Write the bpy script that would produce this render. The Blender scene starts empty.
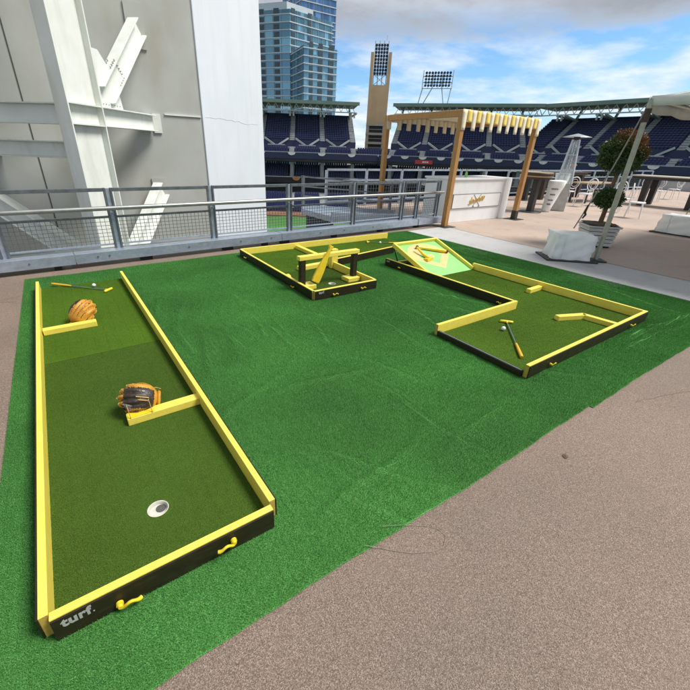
import bpy, bmesh, math, random
from mathutils import Vector, Matrix
random.seed(7)
S = bpy.context.scene
COL = S.collection
PI = math.pi
R = math.radians

# ------------------------------------------------------------------ camera
FWD = Vector((0.5068964, 0.73753884, -0.44619781))
RGT = Vector((0.8324052, -0.55329542, 0.03107666))
UPV = Vector((0.22395896, 0.38717003, 0.89439463))
cd = bpy.data.cameras.new('camera')
cd.sensor_fit = 'HORIZONTAL'; cd.sensor_width = 36.0
cd.lens = 378.8 / 690 * 36.0
cd.shift_x = (345 - 325.8) / 690; cd.shift_y = -(345 - 339.5) / 690
cd.clip_start = 0.05; cd.clip_end = 6000
cam = bpy.data.objects.new('camera', cd); COL.objects.link(cam)
m = Matrix((RGT, UPV, -FWD)).transposed().to_4x4(); m.translation = Vector((0, 0, 1.6))
cam.matrix_world = m
S.camera = cam

# ------------------------------------------------------------------ light
SUN_HEAD, SUN_EL = 128.0, 56.0          # heading clockwise from +Y
sd = Vector((math.sin(R(SUN_HEAD)) * math.cos(R(SUN_EL)), math.cos(R(SUN_HEAD)) * math.cos(R(SUN_EL)), math.sin(R(SUN_EL))))
sl = bpy.data.lights.new('sun', 'SUN'); sl.energy = 3.0; sl.angle = R(22); sl.color = (1.0, 0.955, 0.89)
so = bpy.data.objects.new('sun', sl); COL.objects.link(so); so.location = (0, 0, 40)
so.rotation_euler = (-sd).to_track_quat('-Z', 'Y').to_euler()
S.view_settings.view_transform = 'Standard'; S.view_settings.look = 'None'
S.view_settings.gamma = 1; S.view_settings.exposure = 0.72; S.view_settings.use_curve_mapping = False

W = bpy.data.worlds.new('World'); S.world = W; W.use_nodes = True
wn, wl = W.node_tree.nodes, W.node_tree.links
wn.clear()
def nd(tree_nodes, typ, **kw):
    n = tree_nodes.new(typ)
    for k, v in kw.items(): setattr(n, k, v)
    return n
def mth(nodes, links, op, a, b=None, c=None, clamp=False):
    n = nodes.new('ShaderNodeMath'); n.operation = op; n.use_clamp = clamp
    for i, v in enumerate((a, b, c)):
        if v is None: continue
        if isinstance(v, (int, float)): n.inputs[i].default_value = v
        else: links.new(v, n.inputs[i])
    return n.outputs[0]
def ramp(nodes, links, fac, stops):
    n = nodes.new('ShaderNodeValToRGB')
    e = n.color_ramp.elements
    while len(e) > len(stops): e.remove(e[-1])
    while len(e) < len(stops): e.new(0.5)
    for el, (p, c) in zip(e, stops):
        el.position = p; el.color = c if len(c) == 4 else (*c, 1)
    links.new(fac, n.inputs[0])
    return n.outputs[0]
def mixc(nodes, links, fac, a, b, blend='MIX'):
    n = nodes.new('ShaderNodeMix'); n.data_type = 'RGBA'; n.blend_type = blend
    for sock, v in ((n.inputs[0], fac), (n.inputs[6], a), (n.inputs[7], b)):
        if isinstance(v, (int, float)): sock.default_value = v
        elif isinstance(v, tuple): sock.default_value = v if len(v) == 4 else (*v, 1)
        else: links.new(v, sock)
    return n.outputs[2]
sky = nd(wn, 'ShaderNodeTexSky', sky_type='NISHITA', sun_disc=False)
sky.sun_elevation = R(SUN_EL); sky.sun_rotation = R(SUN_HEAD); sky.air_density = 1.0; sky.dust_density = 0.6; sky.ozone_density = 2.2
tc = nd(wn, 'ShaderNodeTexCoord'); sx = nd(wn, 'ShaderNodeSeparateXYZ'); wl.new(tc.outputs['Generated'], sx.inputs[0])
el = mth(wn, wl, 'MAXIMUM', sx.outputs[2], 0.0)
den = mth(wn, wl, 'ADD', el, 0.16)
cb = nd(wn, 'ShaderNodeCombineXYZ')
wl.new(mth(wn, wl, 'DIVIDE', sx.outputs[0], den), cb.inputs[0]); wl.new(mth(wn, wl, 'DIVIDE', sx.outputs[1], den), cb.inputs[1])
n1 = nd(wn, 'ShaderNodeTexNoise'); n1.inputs['Scale'].default_value = 0.62; n1.inputs['Detail'].default_value = 9; n1.inputs['Roughness'].default_value = 0.56
n1.inputs['Distortion'].default_value = 0.35
mp = nd(wn, 'ShaderNodeMapping'); mp.inputs['Location'].default_value = (3.1, 1.7, 0.4); wl.new(cb.outputs[0], mp.inputs[0]); wl.new(mp.outputs[0], n1.inputs['Vector'])
n2 = nd(wn, 'ShaderNodeTexNoise'); n2.inputs['Scale'].default_value = 2.4; n2.inputs['Detail'].default_value = 8; n2.inputs['Roughness'].default_value = 0.6
wl.new(mp.outputs[0], n2.inputs['Vector'])
# broken white cloud low in the sky
broken = mth(wn, wl, 'ADD', mth(wn, wl, 'MULTIPLY', n1.outputs[0], 0.70), mth(wn, wl, 'MULTIPLY', n2.outputs[0], 0.30))
haze_low = mth(wn, wl, 'MULTIPLY', mth(wn, wl, 'SUBTRACT', 0.16, el), 0.85, clamp=True)
white_f = ramp(wn, wl, mth(wn, wl, 'ADD', broken, haze_low), [(0.445, (0, 0, 0)), (0.51, (0.45, 0.45, 0.45)), (0.61, (1, 1, 1))])
blue = mixc(wn, wl, 1.0, sky.outputs[0], (0.62, 0.84, 1.0), 'MULTIPLY')
shade = ramp(wn, wl, n2.outputs[0], [(0.35, (4.6, 4.9, 5.4)), (0.62, (6.0, 6.2, 6.5))])
c1 = mixc(wn, wl, mth(wn, wl, 'MULTIPLY', white_f, 0.92), blue, shade)
# the high grey overcast layer
deck_e = mth(wn, wl, 'ADD', el, mth(wn, wl, 'MULTIPLY', mth(wn, wl, 'SUBTRACT', broken, 0.5), 0.22))
grey_f = ramp(wn, wl, deck_e, [(0.192, (0, 0, 0)), (0.212, (0.55, 0.55, 0.55)), (0.245, (1, 1, 1))])
grey_c = ramp(wn, wl, broken, [(0.34, (4.4, 4.6, 4.9)), (0.48, (2.6, 2.75, 3.0)), (0.62, (1.7, 1.85, 2.1))])
c2 = mixc(wn, wl, mth(wn, wl, 'MULTIPLY', grey_f, 0.95), c1, grey_c)
bg = nd(wn, 'ShaderNodeBackground'); bg.inputs[1].default_value = 0.105
wo = nd(wn, 'ShaderNodeOutputWorld'); wl.new(c2, bg.inputs[0]); wl.new(bg.outputs[0], wo.inputs[0])

# ------------------------------------------------------------------ materials
MAT = {}
def material(name, col, col2=None, rough=0.6, scale=8.0, detail=5, lo=0.35, hi=0.65, metallic=0.0, bump=0.0, bscale=None, spec=0.5,
             speck=None, speck_scale=400, stretch=None, coat=0.0, trans=0.0, alpha=1.0, streak=None, rvar=0.0):
    mt = bpy.data.materials.new(name); mt.use_nodes = True
    N, L = mt.node_tree.nodes, mt.node_tree.links
    b = N['Principled BSDF']
    geo = N.new('ShaderNodeNewGeometry')
    vec = geo.outputs['Position']
    if stretch:
        mpn = N.new('ShaderNodeMapping'); mpn.inputs['Scale'].default_value = stretch; L.new(vec, mpn.inputs[0]); vec = mpn.outputs[0]
    nz = N.new('ShaderNodeTexNoise'); nz.inputs['Scale'].default_value = scale; nz.inputs['Detail'].default_value = detail; nz.inputs['Roughness'].default_value = 0.6
    L.new(vec, nz.inputs['Vector'])
    if col2 is None: col2 = tuple(c * 0.82 for c in col)
    out = ramp(N, L, nz.outputs[0], [(lo, col), (hi, col2)])
    if speck:
        n2 = N.new('ShaderNodeTexNoise'); n2.inputs['Scale'].default_value = speck_scale; n2.inputs['Detail'].default_value = 2
        L.new(geo.outputs['Position'], n2.inputs['Vector'])
        f = ramp(N, L, n2.outputs[0], [(0.42, (0, 0, 0)), (0.60, (1, 1, 1))])
        out = mixc(N, L, mth(N, L, 'MULTIPLY', f, speck[3] if len(speck) > 3 else 0.5), out, tuple(speck[:3]))
    if streak:
        n3 = N.new('ShaderNodeTexNoise'); n3.inputs['Scale'].default_value = streak[4]; n3.inputs['Detail'].default_value = 6
        mp3 = N.new('ShaderNodeMapping'); mp3.inputs['Scale'].default_value = streak[5]; L.new(geo.outputs['Position'], mp3.inputs[0]); L.new(mp3.outputs[0], n3.inputs['Vector'])
        f = ramp(N, L, n3.outputs[0], [(0.5, (0, 0, 0)), (0.72, (1, 1, 1))])
        out = mixc(N, L, mth(N, L, 'MULTIPLY', f, streak[3]), out, tuple(streak[:3]))
    L.new(out, b.inputs['Base Color'])
    if rvar:
        L.new(mth(N, L, 'ADD', mth(N, L, 'MULTIPLY', nz.outputs[0], rvar), rough - rvar / 2), b.inputs['Roughness'])
    else: b.inputs['Roughness'].default_value = rough
    b.inputs['Metallic'].default_value = metallic
    b.inputs['Specular IOR Level'].default_value = spec
    b.inputs['Coat Weight'].default_value = coat
    b.inputs['Transmission Weight'].default_value = trans
    b.inputs['Alpha'].default_value = alpha
    if bump:
        nb = N.new('ShaderNodeTexNoise'); nb.inputs['Scale'].default_value = bscale or scale * 6; nb.inputs['Detail'].default_value = 4
        L.new(vec, nb.inputs['Vector'])
        bp = N.new('ShaderNodeBump'); bp.inputs['Strength'].default_value = bump; bp.inputs['Distance'].default_value = 0.01
        L.new(nb.outputs[0], bp.inputs['Height']); L.new(bp.outputs[0], b.inputs['Normal'])
    MAT[name] = mt
    return mt

material('yellow', (0.83, 0.69, 0.115), (0.78, 0.62, 0.085), rough=0.42, scale=7, bump=0.10, bscale=60, stretch=(1, 1, 2), streak=(0.50, 0.38, 0.08, 0.16, 26, (1, 1, 1)), rvar=0.2)
material('yellow_flat', (0.80, 0.60, 0.03), (0.72, 0.52, 0.02), rough=0.4, scale=15, bump=0.05)
material('endgrain', (0.52, 0.38, 0.07), (0.42, 0.29, 0.05), rough=0.7, scale=60, bump=0.2)
material('black_ply', (0.024, 0.020, 0.008), (0.016, 0.013, 0.006), rough=0.5, scale=9, bump=0.06, stretch=(1, 1, 3), spec=0.3, streak=(0.04, 0.035, 0.02, 0.5, 14, (1, 1, 4)), rvar=0.2)
material('ink_white', (0.40, 0.42, 0.39), (0.30, 0.32, 0.29), rough=0.6, scale=120)
material('cup_white', (0.60, 0.585, 0.52), rough=0.5, scale=30)
material('ball_white', (0.80, 0.82, 0.84), (0.75, 0.78, 0.80), rough=0.3, scale=30, bump=0.15, bscale=300)
material('galv', (0.44, 0.50, 0.58), (0.33, 0.39, 0.48), rough=0.38, scale=14, detail=8, metallic=0.55, bump=0.05, streak=(0.24, 0.29, 0.35, 0.5, 5, (1, 1, 3)), rvar=0.25)
material('galv_dark', (0.17, 0.19, 0.21), (0.11, 0.125, 0.14), rough=0.42, scale=12, metallic=0.5, bump=0.04)
material('pipe', (0.36, 0.37, 0.37), (0.28, 0.29, 0.29), rough=0.42, scale=9, metallic=0.75, streak=(0.35, 0.28, 0.18, 0.3, 6, (1, 1, 1)))
material('wire', (0.16, 0.17, 0.18), rough=0.5, metallic=0.4, scale=20)
material('rubber', (0.018, 0.018, 0.02), rough=0.85, scale=30)
material('steel_white', (0.78, 0.81, 0.76), (0.71, 0.74, 0.68), rough=0.45, scale=2.2, bump=0.03, streak=(0.42, 0.37, 0.27, 0.28, 2.6, (2, 2, 0.35)))
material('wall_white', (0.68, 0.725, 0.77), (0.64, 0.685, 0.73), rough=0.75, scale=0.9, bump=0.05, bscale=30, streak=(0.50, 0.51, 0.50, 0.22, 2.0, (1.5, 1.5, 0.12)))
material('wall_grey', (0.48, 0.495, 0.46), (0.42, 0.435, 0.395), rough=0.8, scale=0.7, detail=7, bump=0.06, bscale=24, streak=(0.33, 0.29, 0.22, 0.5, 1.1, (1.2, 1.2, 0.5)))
material('wall_crack', (0.56, 0.60, 0.63), rough=0.9, scale=20)
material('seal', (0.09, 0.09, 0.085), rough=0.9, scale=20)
material('rust', (0.26, 0.12, 0.05), (0.18, 0.09, 0.04), rough=0.85, scale=30)
material('wood', (0.46, 0.245, 0.075), (0.34, 0.17, 0.05), rough=0.6, scale=9, bump=0.12, stretch=(7, 7, 0.8), rvar=0.2)
material('wood_light', (0.44, 0.31, 0.17), (0.33, 0.21, 0.10), rough=0.5, scale=12, bump=0.05, stretch=(1, 8, 1))
material('cloth_cream', (0.76, 0.70, 0.54), (0.70, 0.63, 0.46), rough=0.9, scale=14, bump=0.1)
material('cloth_yellow', (0.78, 0.60, 0.16), (0.72, 0.54, 0.13), rough=0.9, scale=14, bump=0.1)
material('cloth_white', (0.85, 0.87, 0.85), (0.79, 0.82, 0.80), rough=0.85, scale=6, bump=0.12, bscale=9)
material('bar_white', (0.80, 0.81, 0.80), (0.76, 0.77, 0.76), rough=0.45, scale=3, bump=0.03, streak=(0.5, 0.49, 0.46, 0.25, 3, (1, 1, .5)))
material('gold', (0.62, 0.43, 0.10), (0.5, 0.33, 0.07), rough=0.45, scale=40)
material('line_grey', (0.20, 0.20, 0.20), rough=0.6, scale=30)
material('red', (0.55, 0.05, 0.04), rough=0.5, scale=30)
material('blackmetal', (0.02, 0.019, 0.018), (0.03, 0.028, 0.026), rough=0.5, scale=12, bump=0.05)
material('table_sky_sheen', (0.56, 0.52, 0.42), (0.47, 0.43, 0.34), rough=0.35, scale=6)  # pale sky reflection put into the table top's colour
material('dark_wood', (0.035, 0.022, 0.014), (0.055, 0.034, 0.02), rough=0.5, scale=10, stretch=(8, 1, 1), bump=0.08)
material('chair_white', (0.78, 0.79, 0.79), (0.72, 0.73, 0.73), rough=0.3, scale=8)
material('stainless', (0.46, 0.46, 0.42), (0.36, 0.35, 0.31), rough=0.35, metallic=0.6, scale=6, bump=0.03)
material('alu', (0.58, 0.62, 0.64), (0.48, 0.52, 0.54), rough=0.35, metallic=0.7, scale=8)
material('glass', (0.85, 0.93, 0.94), (0.85, 0.93, 0.94), rough=0.05, trans=0.85, alpha=0.45)
material('tent', (0.62, 0.66, 0.63), (0.52, 0.56, 0.53), rough=0.75, scale=3, bump=0.2, bscale=7)
material('strap', (0.30, 0.29, 0.24), (0.22, 0.21, 0.17), rough=0.9, scale=40)
material('pole', (0.40, 0.41, 0.34), (0.31, 0.32, 0.26), rough=0.4, metallic=0.6, scale=12)
material('planter', (0.55, 0.57, 0.56), (0.45, 0.47, 0.46), rough=0.7, scale=8, bump=0.15)
material('soil', (0.10, 0.07, 0.045), (0.16, 0.12, 0.08), rough=1.0, scale=60, bump=0.6)
material('bark', (0.18, 0.12, 0.075), (0.11, 0.07, 0.045), rough=0.9, scale=40, bump=0.4, stretch=(3, 3, 0.7))
material('leaf', (0.032, 0.075, 0.018), (0.065, 0.12, 0.03), rough=0.5, scale=14)
material('leaf_dry', (0.24, 0.085, 0.025), (0.15, 0.075, 0.02), rough=0.6, scale=14)
material('orange', (0.8, 0.26, 0.02), rough=0.6, scale=30)
material('leather', (0.60, 0.29, 0.020), (0.45, 0.19, 0.012), rough=0.45, scale=16, bump=0.25, bscale=130, streak=(0.20, 0.08, 0.015, 0.45, 25, (1, 1, 1)))
material('leather_dark', (0.10, 0.04, 0.012), (0.07, 0.028, 0.01), rough=0.6, scale=30)
material('leather_black', (0.018, 0.014, 0.012), (0.035, 0.024, 0.017), rough=0.42, scale=25, bump=0.3, bscale=140, streak=(0.16, 0.08, 0.03, 0.35, 50, (1, 1, 1)))
material('lace', (0.46, 0.29, 0.09), rough=0.7, scale=50)
material('shaft', (0.30, 0.42, 0.38), (0.22, 0.34, 0.30), rough=0.2, metallic=0.85, scale=6)
material('grip', (0.72, 0.42, 0.03), (0.66, 0.36, 0.02), rough=0.6, scale=60, bump=0.2)
material('ramp_green', (0.27, 0.62, 0.20), (0.235, 0.56, 0.17), rough=0.5, scale=8)
material('ramp_peach', (0.72, 0.52, 0.24), (0.68, 0.48, 0.2), rough=0.5, scale=12)
# far things
material('seat_navy', (0.024, 0.036, 0.125), (0.017, 0.026, 0.095), rough=0.5, scale=0.6)
material('concrete', (0.42, 0.43, 0.44), (0.34, 0.35, 0.36), rough=0.85, scale=0.6, streak=(0.2, 0.2, 0.2, 0.3, 0.6, (1, 1, 0.3)))
material('terrace', (0.04, 0.05, 0.11), (0.033, 0.042, 0.09), rough=0.85, scale=0.5)
material('stand_dark', (0.03, 0.032, 0.04), (0.02, 0.02, 0.026), rough=0.8, scale=0.4)
material('canopy_green', (0.19, 0.27, 0.235), (0.155, 0.225, 0.20), rough=0.6, scale=0.5)
material('canopy_steel', (0.42, 0.47, 0.46), (0.34, 0.39, 0.39), rough=0.55, scale=0.7)
material('tan_stone', (0.66, 0.465, 0.27), (0.60, 0.415, 0.235), rough=0.85, scale=0.5, streak=(0.30, 0.2, 0.11, 0.3, 0.4, (1, 1, .2)))
material('cream_stone', (0.55, 0.49, 0.40), (0.48, 0.42, 0.34), rough=0.85, scale=0.6)
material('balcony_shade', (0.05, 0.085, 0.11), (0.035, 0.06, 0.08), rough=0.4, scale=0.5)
material('louvre', (0.04, 0.045, 0.05), rough=0.5, scale=1)
material('lamp_housing', (0.03, 0.035, 0.06), (0.06, 0.065, 0.10), rough=0.4, scale=2)
material('bunting_white', (0.75, 0.75, 0.76), rough=0.8, scale=2)
material('bunting_orange', (0.55, 0.25, 0.08), rough=0.8, scale=2)
material('field_wall', (0.018, 0.027, 0.085), rough=0.6, scale=1)
material('mullion_grey', (0.24, 0.32, 0.37), rough=0.4, scale=0.2)
material('spandrel', (0.55, 0.60, 0.62), (0.47, 0.52, 0.54), rough=0.5, scale=0.2)
def glass_facade(name, colA, colB, px, pz):
    mt = bpy.data.materials.new(name); mt.use_nodes = True
    N, L = mt.node_tree.nodes, mt.node_tree.links; b = N['Principled BSDF']
    tcn = N.new('ShaderNodeTexCoord'); sp = N.new('ShaderNodeSeparateXYZ'); L.new(tcn.outputs['Object'], sp.inputs[0])
    u = mth(N, L, 'ADD', sp.outputs[0], sp.outputs[1])
    fu = mth(N, L, 'FLOOR', mth(N, L, 'DIVIDE', u, px)); fz = mth(N, L, 'FLOOR', mth(N, L, 'DIVIDE', sp.outputs[2], pz))
    cbn = N.new('ShaderNodeCombineXYZ'); L.new(fu, cbn.inputs[0]); L.new(fz, cbn.inputs[1])
    wn_ = N.new('ShaderNodeTexWhiteNoise'); wn_.noise_dimensions = '2D'; L.new(cbn.outputs[0], wn_.inputs['Vector'])
    c = ramp(N, L, wn_.outputs['Value'], [(0.0, colA), (0.8, colB), (1.0, tuple(min(1, x * 1.8) for x in colB))])
    L.new(c, b.inputs['Base Color']); b.inputs['Roughness'].default_value = 0.12; b.inputs['Metallic'].default_value = 0.5
    b.inputs['Specular IOR Level'].default_value = 0.8
    MAT[name] = mt
glass_facade('glass_teal', (0.09, 0.21, 0.29), (0.14, 0.30, 0.38), 1.6, 3.25)
glass_facade('glass_blue', (0.07, 0.16, 0.34), (0.12, 0.25, 0.46), 1.8, 3.6)

def turf_material(name, stops, patch_scale=1.1, rough=0.75, nap=0.9):
    mt = bpy.data.materials.new(name); mt.use_nodes = True
    N, L = mt.node_tree.nodes, mt.node_tree.links; b = N['Principled BSDF']
    g = N.new('ShaderNodeNewGeometry')
    a = N.new('ShaderNodeTexNoise'); a.inputs['Scale'].default_value = 260; a.inputs['Detail'].default_value = 3; a.inputs['Roughness'].default_value = 0.7
    c = N.new('ShaderNodeTexNoise'); c.inputs['Scale'].default_value = patch_scale; c.inputs['Detail'].default_value = 6
    w = N.new('ShaderNodeTexNoise'); w.inputs['Scale'].default_value = 28; w.inputs['Detail'].default_value = 3
    for t_ in (a, c, w): L.new(g.outputs['Position'], t_.inputs['Vector'])
    f = mth(N, L, 'ADD', mth(N, L, 'MULTIPLY', a.outputs[0], 0.90), mth(N, L, 'MULTIPLY', w.outputs[0], 0.10))
    col = ramp(N, L, f, stops)
    v = mth(N, L, 'ADD', mth(N, L, 'MULTIPLY', c.outputs[0], nap), 1.0-nap/2)
    hs = N.new('ShaderNodeHueSaturation'); L.new(v, hs.inputs['Value']); L.new(col, hs.inputs['Color'])
    L.new(hs.outputs[0], b.inputs['Base Color'])
    b.inputs['Roughness'].default_value = rough; b.inputs['Specular IOR Level'].default_value = 0.15
    bp = N.new('ShaderNodeBump'); bp.inputs['Strength'].default_value = 0.6; bp.inputs['Distance'].default_value = 0.006
    L.new(a.outputs[0], bp.inputs['Height']); L.new(bp.outputs[0], b.inputs['Normal'])
    MAT[name] = mt
turf_material('turf', [(0.33, (0.022, 0.124, 0.019)), (0.52, (0.080, 0.275, 0.060)), (0.70, (0.24, 0.48, 0.175))], 0.9, nap=1.2)
turf_material('carpet', [(0.32, (0.028, 0.064, 0.006)), (0.52, (0.056, 0.112, 0.012)), (0.72, (0.12, 0.195, 0.035))], 0.8)
turf_material('carpet_mid', [(0.32, (0.040, 0.092, 0.006)), (0.52, (0.072, 0.146, 0.011)), (0.72, (0.13, 0.225, 0.03))], 0.8)
turf_material('carpet_light', [(0.32, (0.042, 0.100, 0.006)), (0.52, (0.076, 0.154, 0.011)), (0.72, (0.135, 0.235, 0.03))], 0.8)

def deck_material(name, stops, tint_a, tint_b, dirt):
    mt = bpy.data.materials.new(name); mt.use_nodes = True
    N, L = mt.node_tree.nodes, mt.node_tree.links; b = N['Principled BSDF']
    g = N.new('ShaderNodeNewGeometry')
    v = N.new('ShaderNodeTexVoronoi'); v.inputs['Scale'].default_value = 380; L.new(g.outputs['Position'], v.inputs['Vector'])
    s_ = N.new('ShaderNodeSeparateColor'); L.new(v.outputs['Color'], s_.inputs[0])
    col = ramp(N, L, s_.outputs[0], stops)
    big = N.new('ShaderNodeTexNoise'); big.inputs['Scale'].default_value = 0.55; big.inputs['Detail'].default_value = 8; L.new(g.outputs['Position'], big.inputs['Vector'])
    tint = ramp(N, L, big.outputs[0], [(0.35, tint_a), (0.65, tint_b)])
    col = mixc(N, L, 1.0, col, tint, 'MULTIPLY')
    st = N.new('ShaderNodeTexNoise'); st.inputs['Scale'].default_value = 2.3; st.inputs['Detail'].default_value = 9; st.inputs['Roughness'].default_value = 0.7; L.new(g.outputs['Position'], st.inputs['Vector'])
    f = ramp(N, L, st.outputs[0], [(0.52, (0, 0, 0)), (0.74, (1, 1, 1))])
    col = mixc(N, L, mth(N, L, 'MULTIPLY', f, 0.55), col, dirt)
    L.new(col, b.inputs['Base Color'])
    L.new(ramp(N, L, big.outputs[0], [(0.3, (0.5, 0.5, 0.5)), (0.7, (0.78, 0.78, 0.78))]), b.inputs['Roughness'])
    b.inputs['Specular IOR Level'].default_value = 0.35
    bp = N.new('ShaderNodeBump'); bp.inputs['Strength'].default_value = 0.45; bp.inputs['Distance'].default_value = 0.004
    L.new(v.outputs['Distance'], bp.inputs['Height']); L.new(bp.outputs[0], b.inputs['Normal'])
    MAT[name] = mt
deck_material('deck', [(0.0, (0.098, 0.073, 0.057)), (0.35, (0.172, 0.132, 0.105)), (0.75, (0.250, 0.197, 0.162)), (1.0, (0.39, 0.325, 0.28))],
              (0.84, 0.82, 0.80), (1.17, 1.10, 1.04), (0.19, 0.15, 0.13))
deck_material('deck_far', [(0.0, (0.30, 0.225, 0.18)), (0.4, (0.44, 0.345, 0.285)), (1.0, (0.55, 0.45, 0.38))],
              (0.92, 0.92, 0.93), (1.07, 1.05, 1.04), (0.26, 0.21, 0.18))
deck_material('concrete_band', [(0.0, (0.36, 0.36, 0.36)), (0.4, (0.46, 0.46, 0.46)), (1.0, (0.56, 0.56, 0.555))],
              (0.92, 0.92, 0.93), (1.06, 1.06, 1.05), (0.25, 0.25, 0.25))
material('earth', (0.16, 0.155, 0.14), (0.11, 0.11, 0.10), rough=0.95, scale=0.02)
material('field', (0.045, 0.16, 0.025), (0.06, 0.20, 0.035), rough=0.9, scale=0.12, streak=(0.03, 0.11, 0.018, 0.5, 0.08, (1, 4, 1)))
material('dirt', (0.24, 0.11, 0.06), (0.2, 0.09, 0.05), rough=0.95, scale=0.3)

# ------------------------------------------------------------------ geometry helpers
class MB:
    def __init__(self): self.v = []; self.f = []; self.s = []; self.mi = []
    def add(self, vs, fs, smooth=False, mi=0):
        o = len(self.v); self.v += [Vector(p) for p in vs]
        for q in fs: self.f.append(tuple(i + o for i in q)); self.s.append(smooth); self.mi.append(mi)
        return self
    def box(self, a, b, mi=0):
        x0, y0, z0 = (min(a[i], b[i]) for i in range(3)); x1, y1, z1 = (max(a[i], b[i]) for i in range(3))
        return self.add([(x0,y0,z0),(x1,y0,z0),(x1,y1,z0),(x0,y1,z0),(x0,y0,z1),(x1,y0,z1),(x1,y1,z1),(x0,y1,z1)],
                        [(0,3,2,1),(4,5,6,7),(0,1,5,4),(1,2,6,5),(2,3,7,6),(3,0,4,7)], mi=mi)
    def hexa(self, p, mi=0):      # 8 points, bottom loop then top loop
        return self.add(p, [(0,3,2,1),(4,5,6,7),(0,1,5,4),(1,2,6,5),(2,3,7,6),(3,0,4,7)], mi=mi)
    def obox(self, c, d, L, wd, h, mi=0):   # oriented box: centre c (bottom), horizontal dir d, length, width, height
        c = Vector(c); d = Vector((d[0], d[1], 0)).normalized(); n = Vector((-d.y, d.x, 0))
        q = [c - d*L/2 - n*wd/2, c + d*L/2 - n*wd/2, c + d*L/2 + n*wd/2, c - d*L/2 + n*wd/2]
        return self.hexa(q + [p + Vector((0, 0, h)) for p in q], mi)
    def bar(self, p0, p1, w, h, up=(0, 0, 1), mi=0):
        p0, p1 = Vector(p0), Vector(p1); d = (p1 - p0).normalized(); up = Vector(up)
        s = d.cross(up)
        if s.length < 1e-4: s = d.cross(Vector((0, 1, 0)))
        s.normalize(); u = s.cross(d)
        q = [(-1,-1),(1,-1),(1,1),(-1,1)]
        a = [p0 + s*w/2*i + u*h/2*j for i, j in q]; b = [p1 + s*w/2*i + u*h/2*j for i, j in q]
        return self.add(a + b, [(0,1,2,3),(7,6,5,4),(0,4,5,1),(1,5,6,2),(2,6,7,3),(3,7,4,0)], mi=mi)
    def tube(self, pts, r, n=10, cap=True, mi=0):
        pts = [Vector(p) for p in pts]
        rs = r if isinstance(r, (list, tuple)) else [r] * len(pts)
        o = []; prev = None; vs = []
        for i, p in enumerate(pts):
            d = (pts[min(i+1, len(pts)-1)] - pts[max(i-1, 0)]).normalized()
            ref = prev if prev is not None else (Vector((0,0,1)) if abs(d.z) < 0.9 else Vector((1,0,0)))
            s = d.cross(ref)
            if s.length < 1e-5: s = d.cross(Vector((0.3, 1, 0.2)))
            s.normalize(); u = s.cross(d).normalized(); prev = u
            for k in range(n):
                a = 2*PI*k/n; vs.append(p + (s*math.cos(a) + u*math.sin(a))*rs[i])
        fs = []
        for i in range(len(pts)-1):
            for k in range(n): fs.append((i*n+k, i*n+(k+1)%n, (i+1)*n+(k+1)%n, (i+1)*n+k))
        if len(pts) > 1:
            self.add(vs, fs, True, mi)
            if cap:
                L = len(pts)-1
                self.add(vs[:n], [tuple(reversed(range(n)))], False, mi); self.add(vs[L*n:], [tuple(range(n))], False, mi)
        return self
    def lathe(self, prof, n=20, c=(0, 0, 0), smooth=True, mi=0, cap=True):
        c = Vector(c); vs = []; fs = []
        for (r, z) in prof:
            for k in range(n):
                a = 2*PI*k/n; vs.append(c + Vector((r*math.cos(a), r*math.sin(a), z)))
        for i in range(len(prof)-1):
            for k in range(n): fs.append((i*n+k, i*n+(k+1)%n, (i+1)*n+(k+1)%n, (i+1)*n+k))
        self.add(vs, fs, smooth, mi)
        if cap:
            L = len(prof)-1
            self.add(vs[:n], [tuple(reversed(range(n)))], False, mi); self.add(vs[L*n:], [tuple(range(n))], False, mi)
        return self
    def ball(self, c, r, n=14, m_=9, mi=0):
        rr = r if isinstance(r, (tuple, list)) else (r, r, r)
        vs = [(c[0], c[1], c[2]-rr[2])]; fs = []
        for i in range(1, m_):
            t = PI*i/m_
            for k in range(n):
                a = 2*PI*k/n; vs.append((c[0]+rr[0]*math.sin(t)*math.cos(a), c[1]+rr[1]*math.sin(t)*math.sin(a), c[2]-rr[2]*math.cos(t)))
        vs.append((c[0], c[1], c[2]+rr[2]))
        for k in range(n): fs.append((0, 1+(k+1)%n, 1+k))
        for i in range(m_-2):
            for k in range(n): fs.append((1+i*n+k, 1+i*n+(k+1)%n, 1+(i+1)*n+(k+1)%n, 1+(i+1)*n+k))
        t0 = 1+(m_-2)*n
        for k in range(n): fs.append((t0+k, t0+(k+1)%n, len(vs)-1))
        return self.add(vs, fs, True, mi)
    def prism(self, poly, z0, z1, mi=0):
        n = len(poly); vs = [(x, y, z0) for x, y in poly] + [(x, y, z1) for x, y in poly]
        fs = [tuple(reversed(range(n))), tuple(range(n, 2*n))] + [(i, (i+1)%n, n+(i+1)%n, n+i) for i in range(n)]
        return self.add(vs, fs, mi=mi)
    def xform(self, M, start=0):
        for i in range(start, len(self.v)): self.v[i] = M @ self.v[i]
        return self

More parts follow.
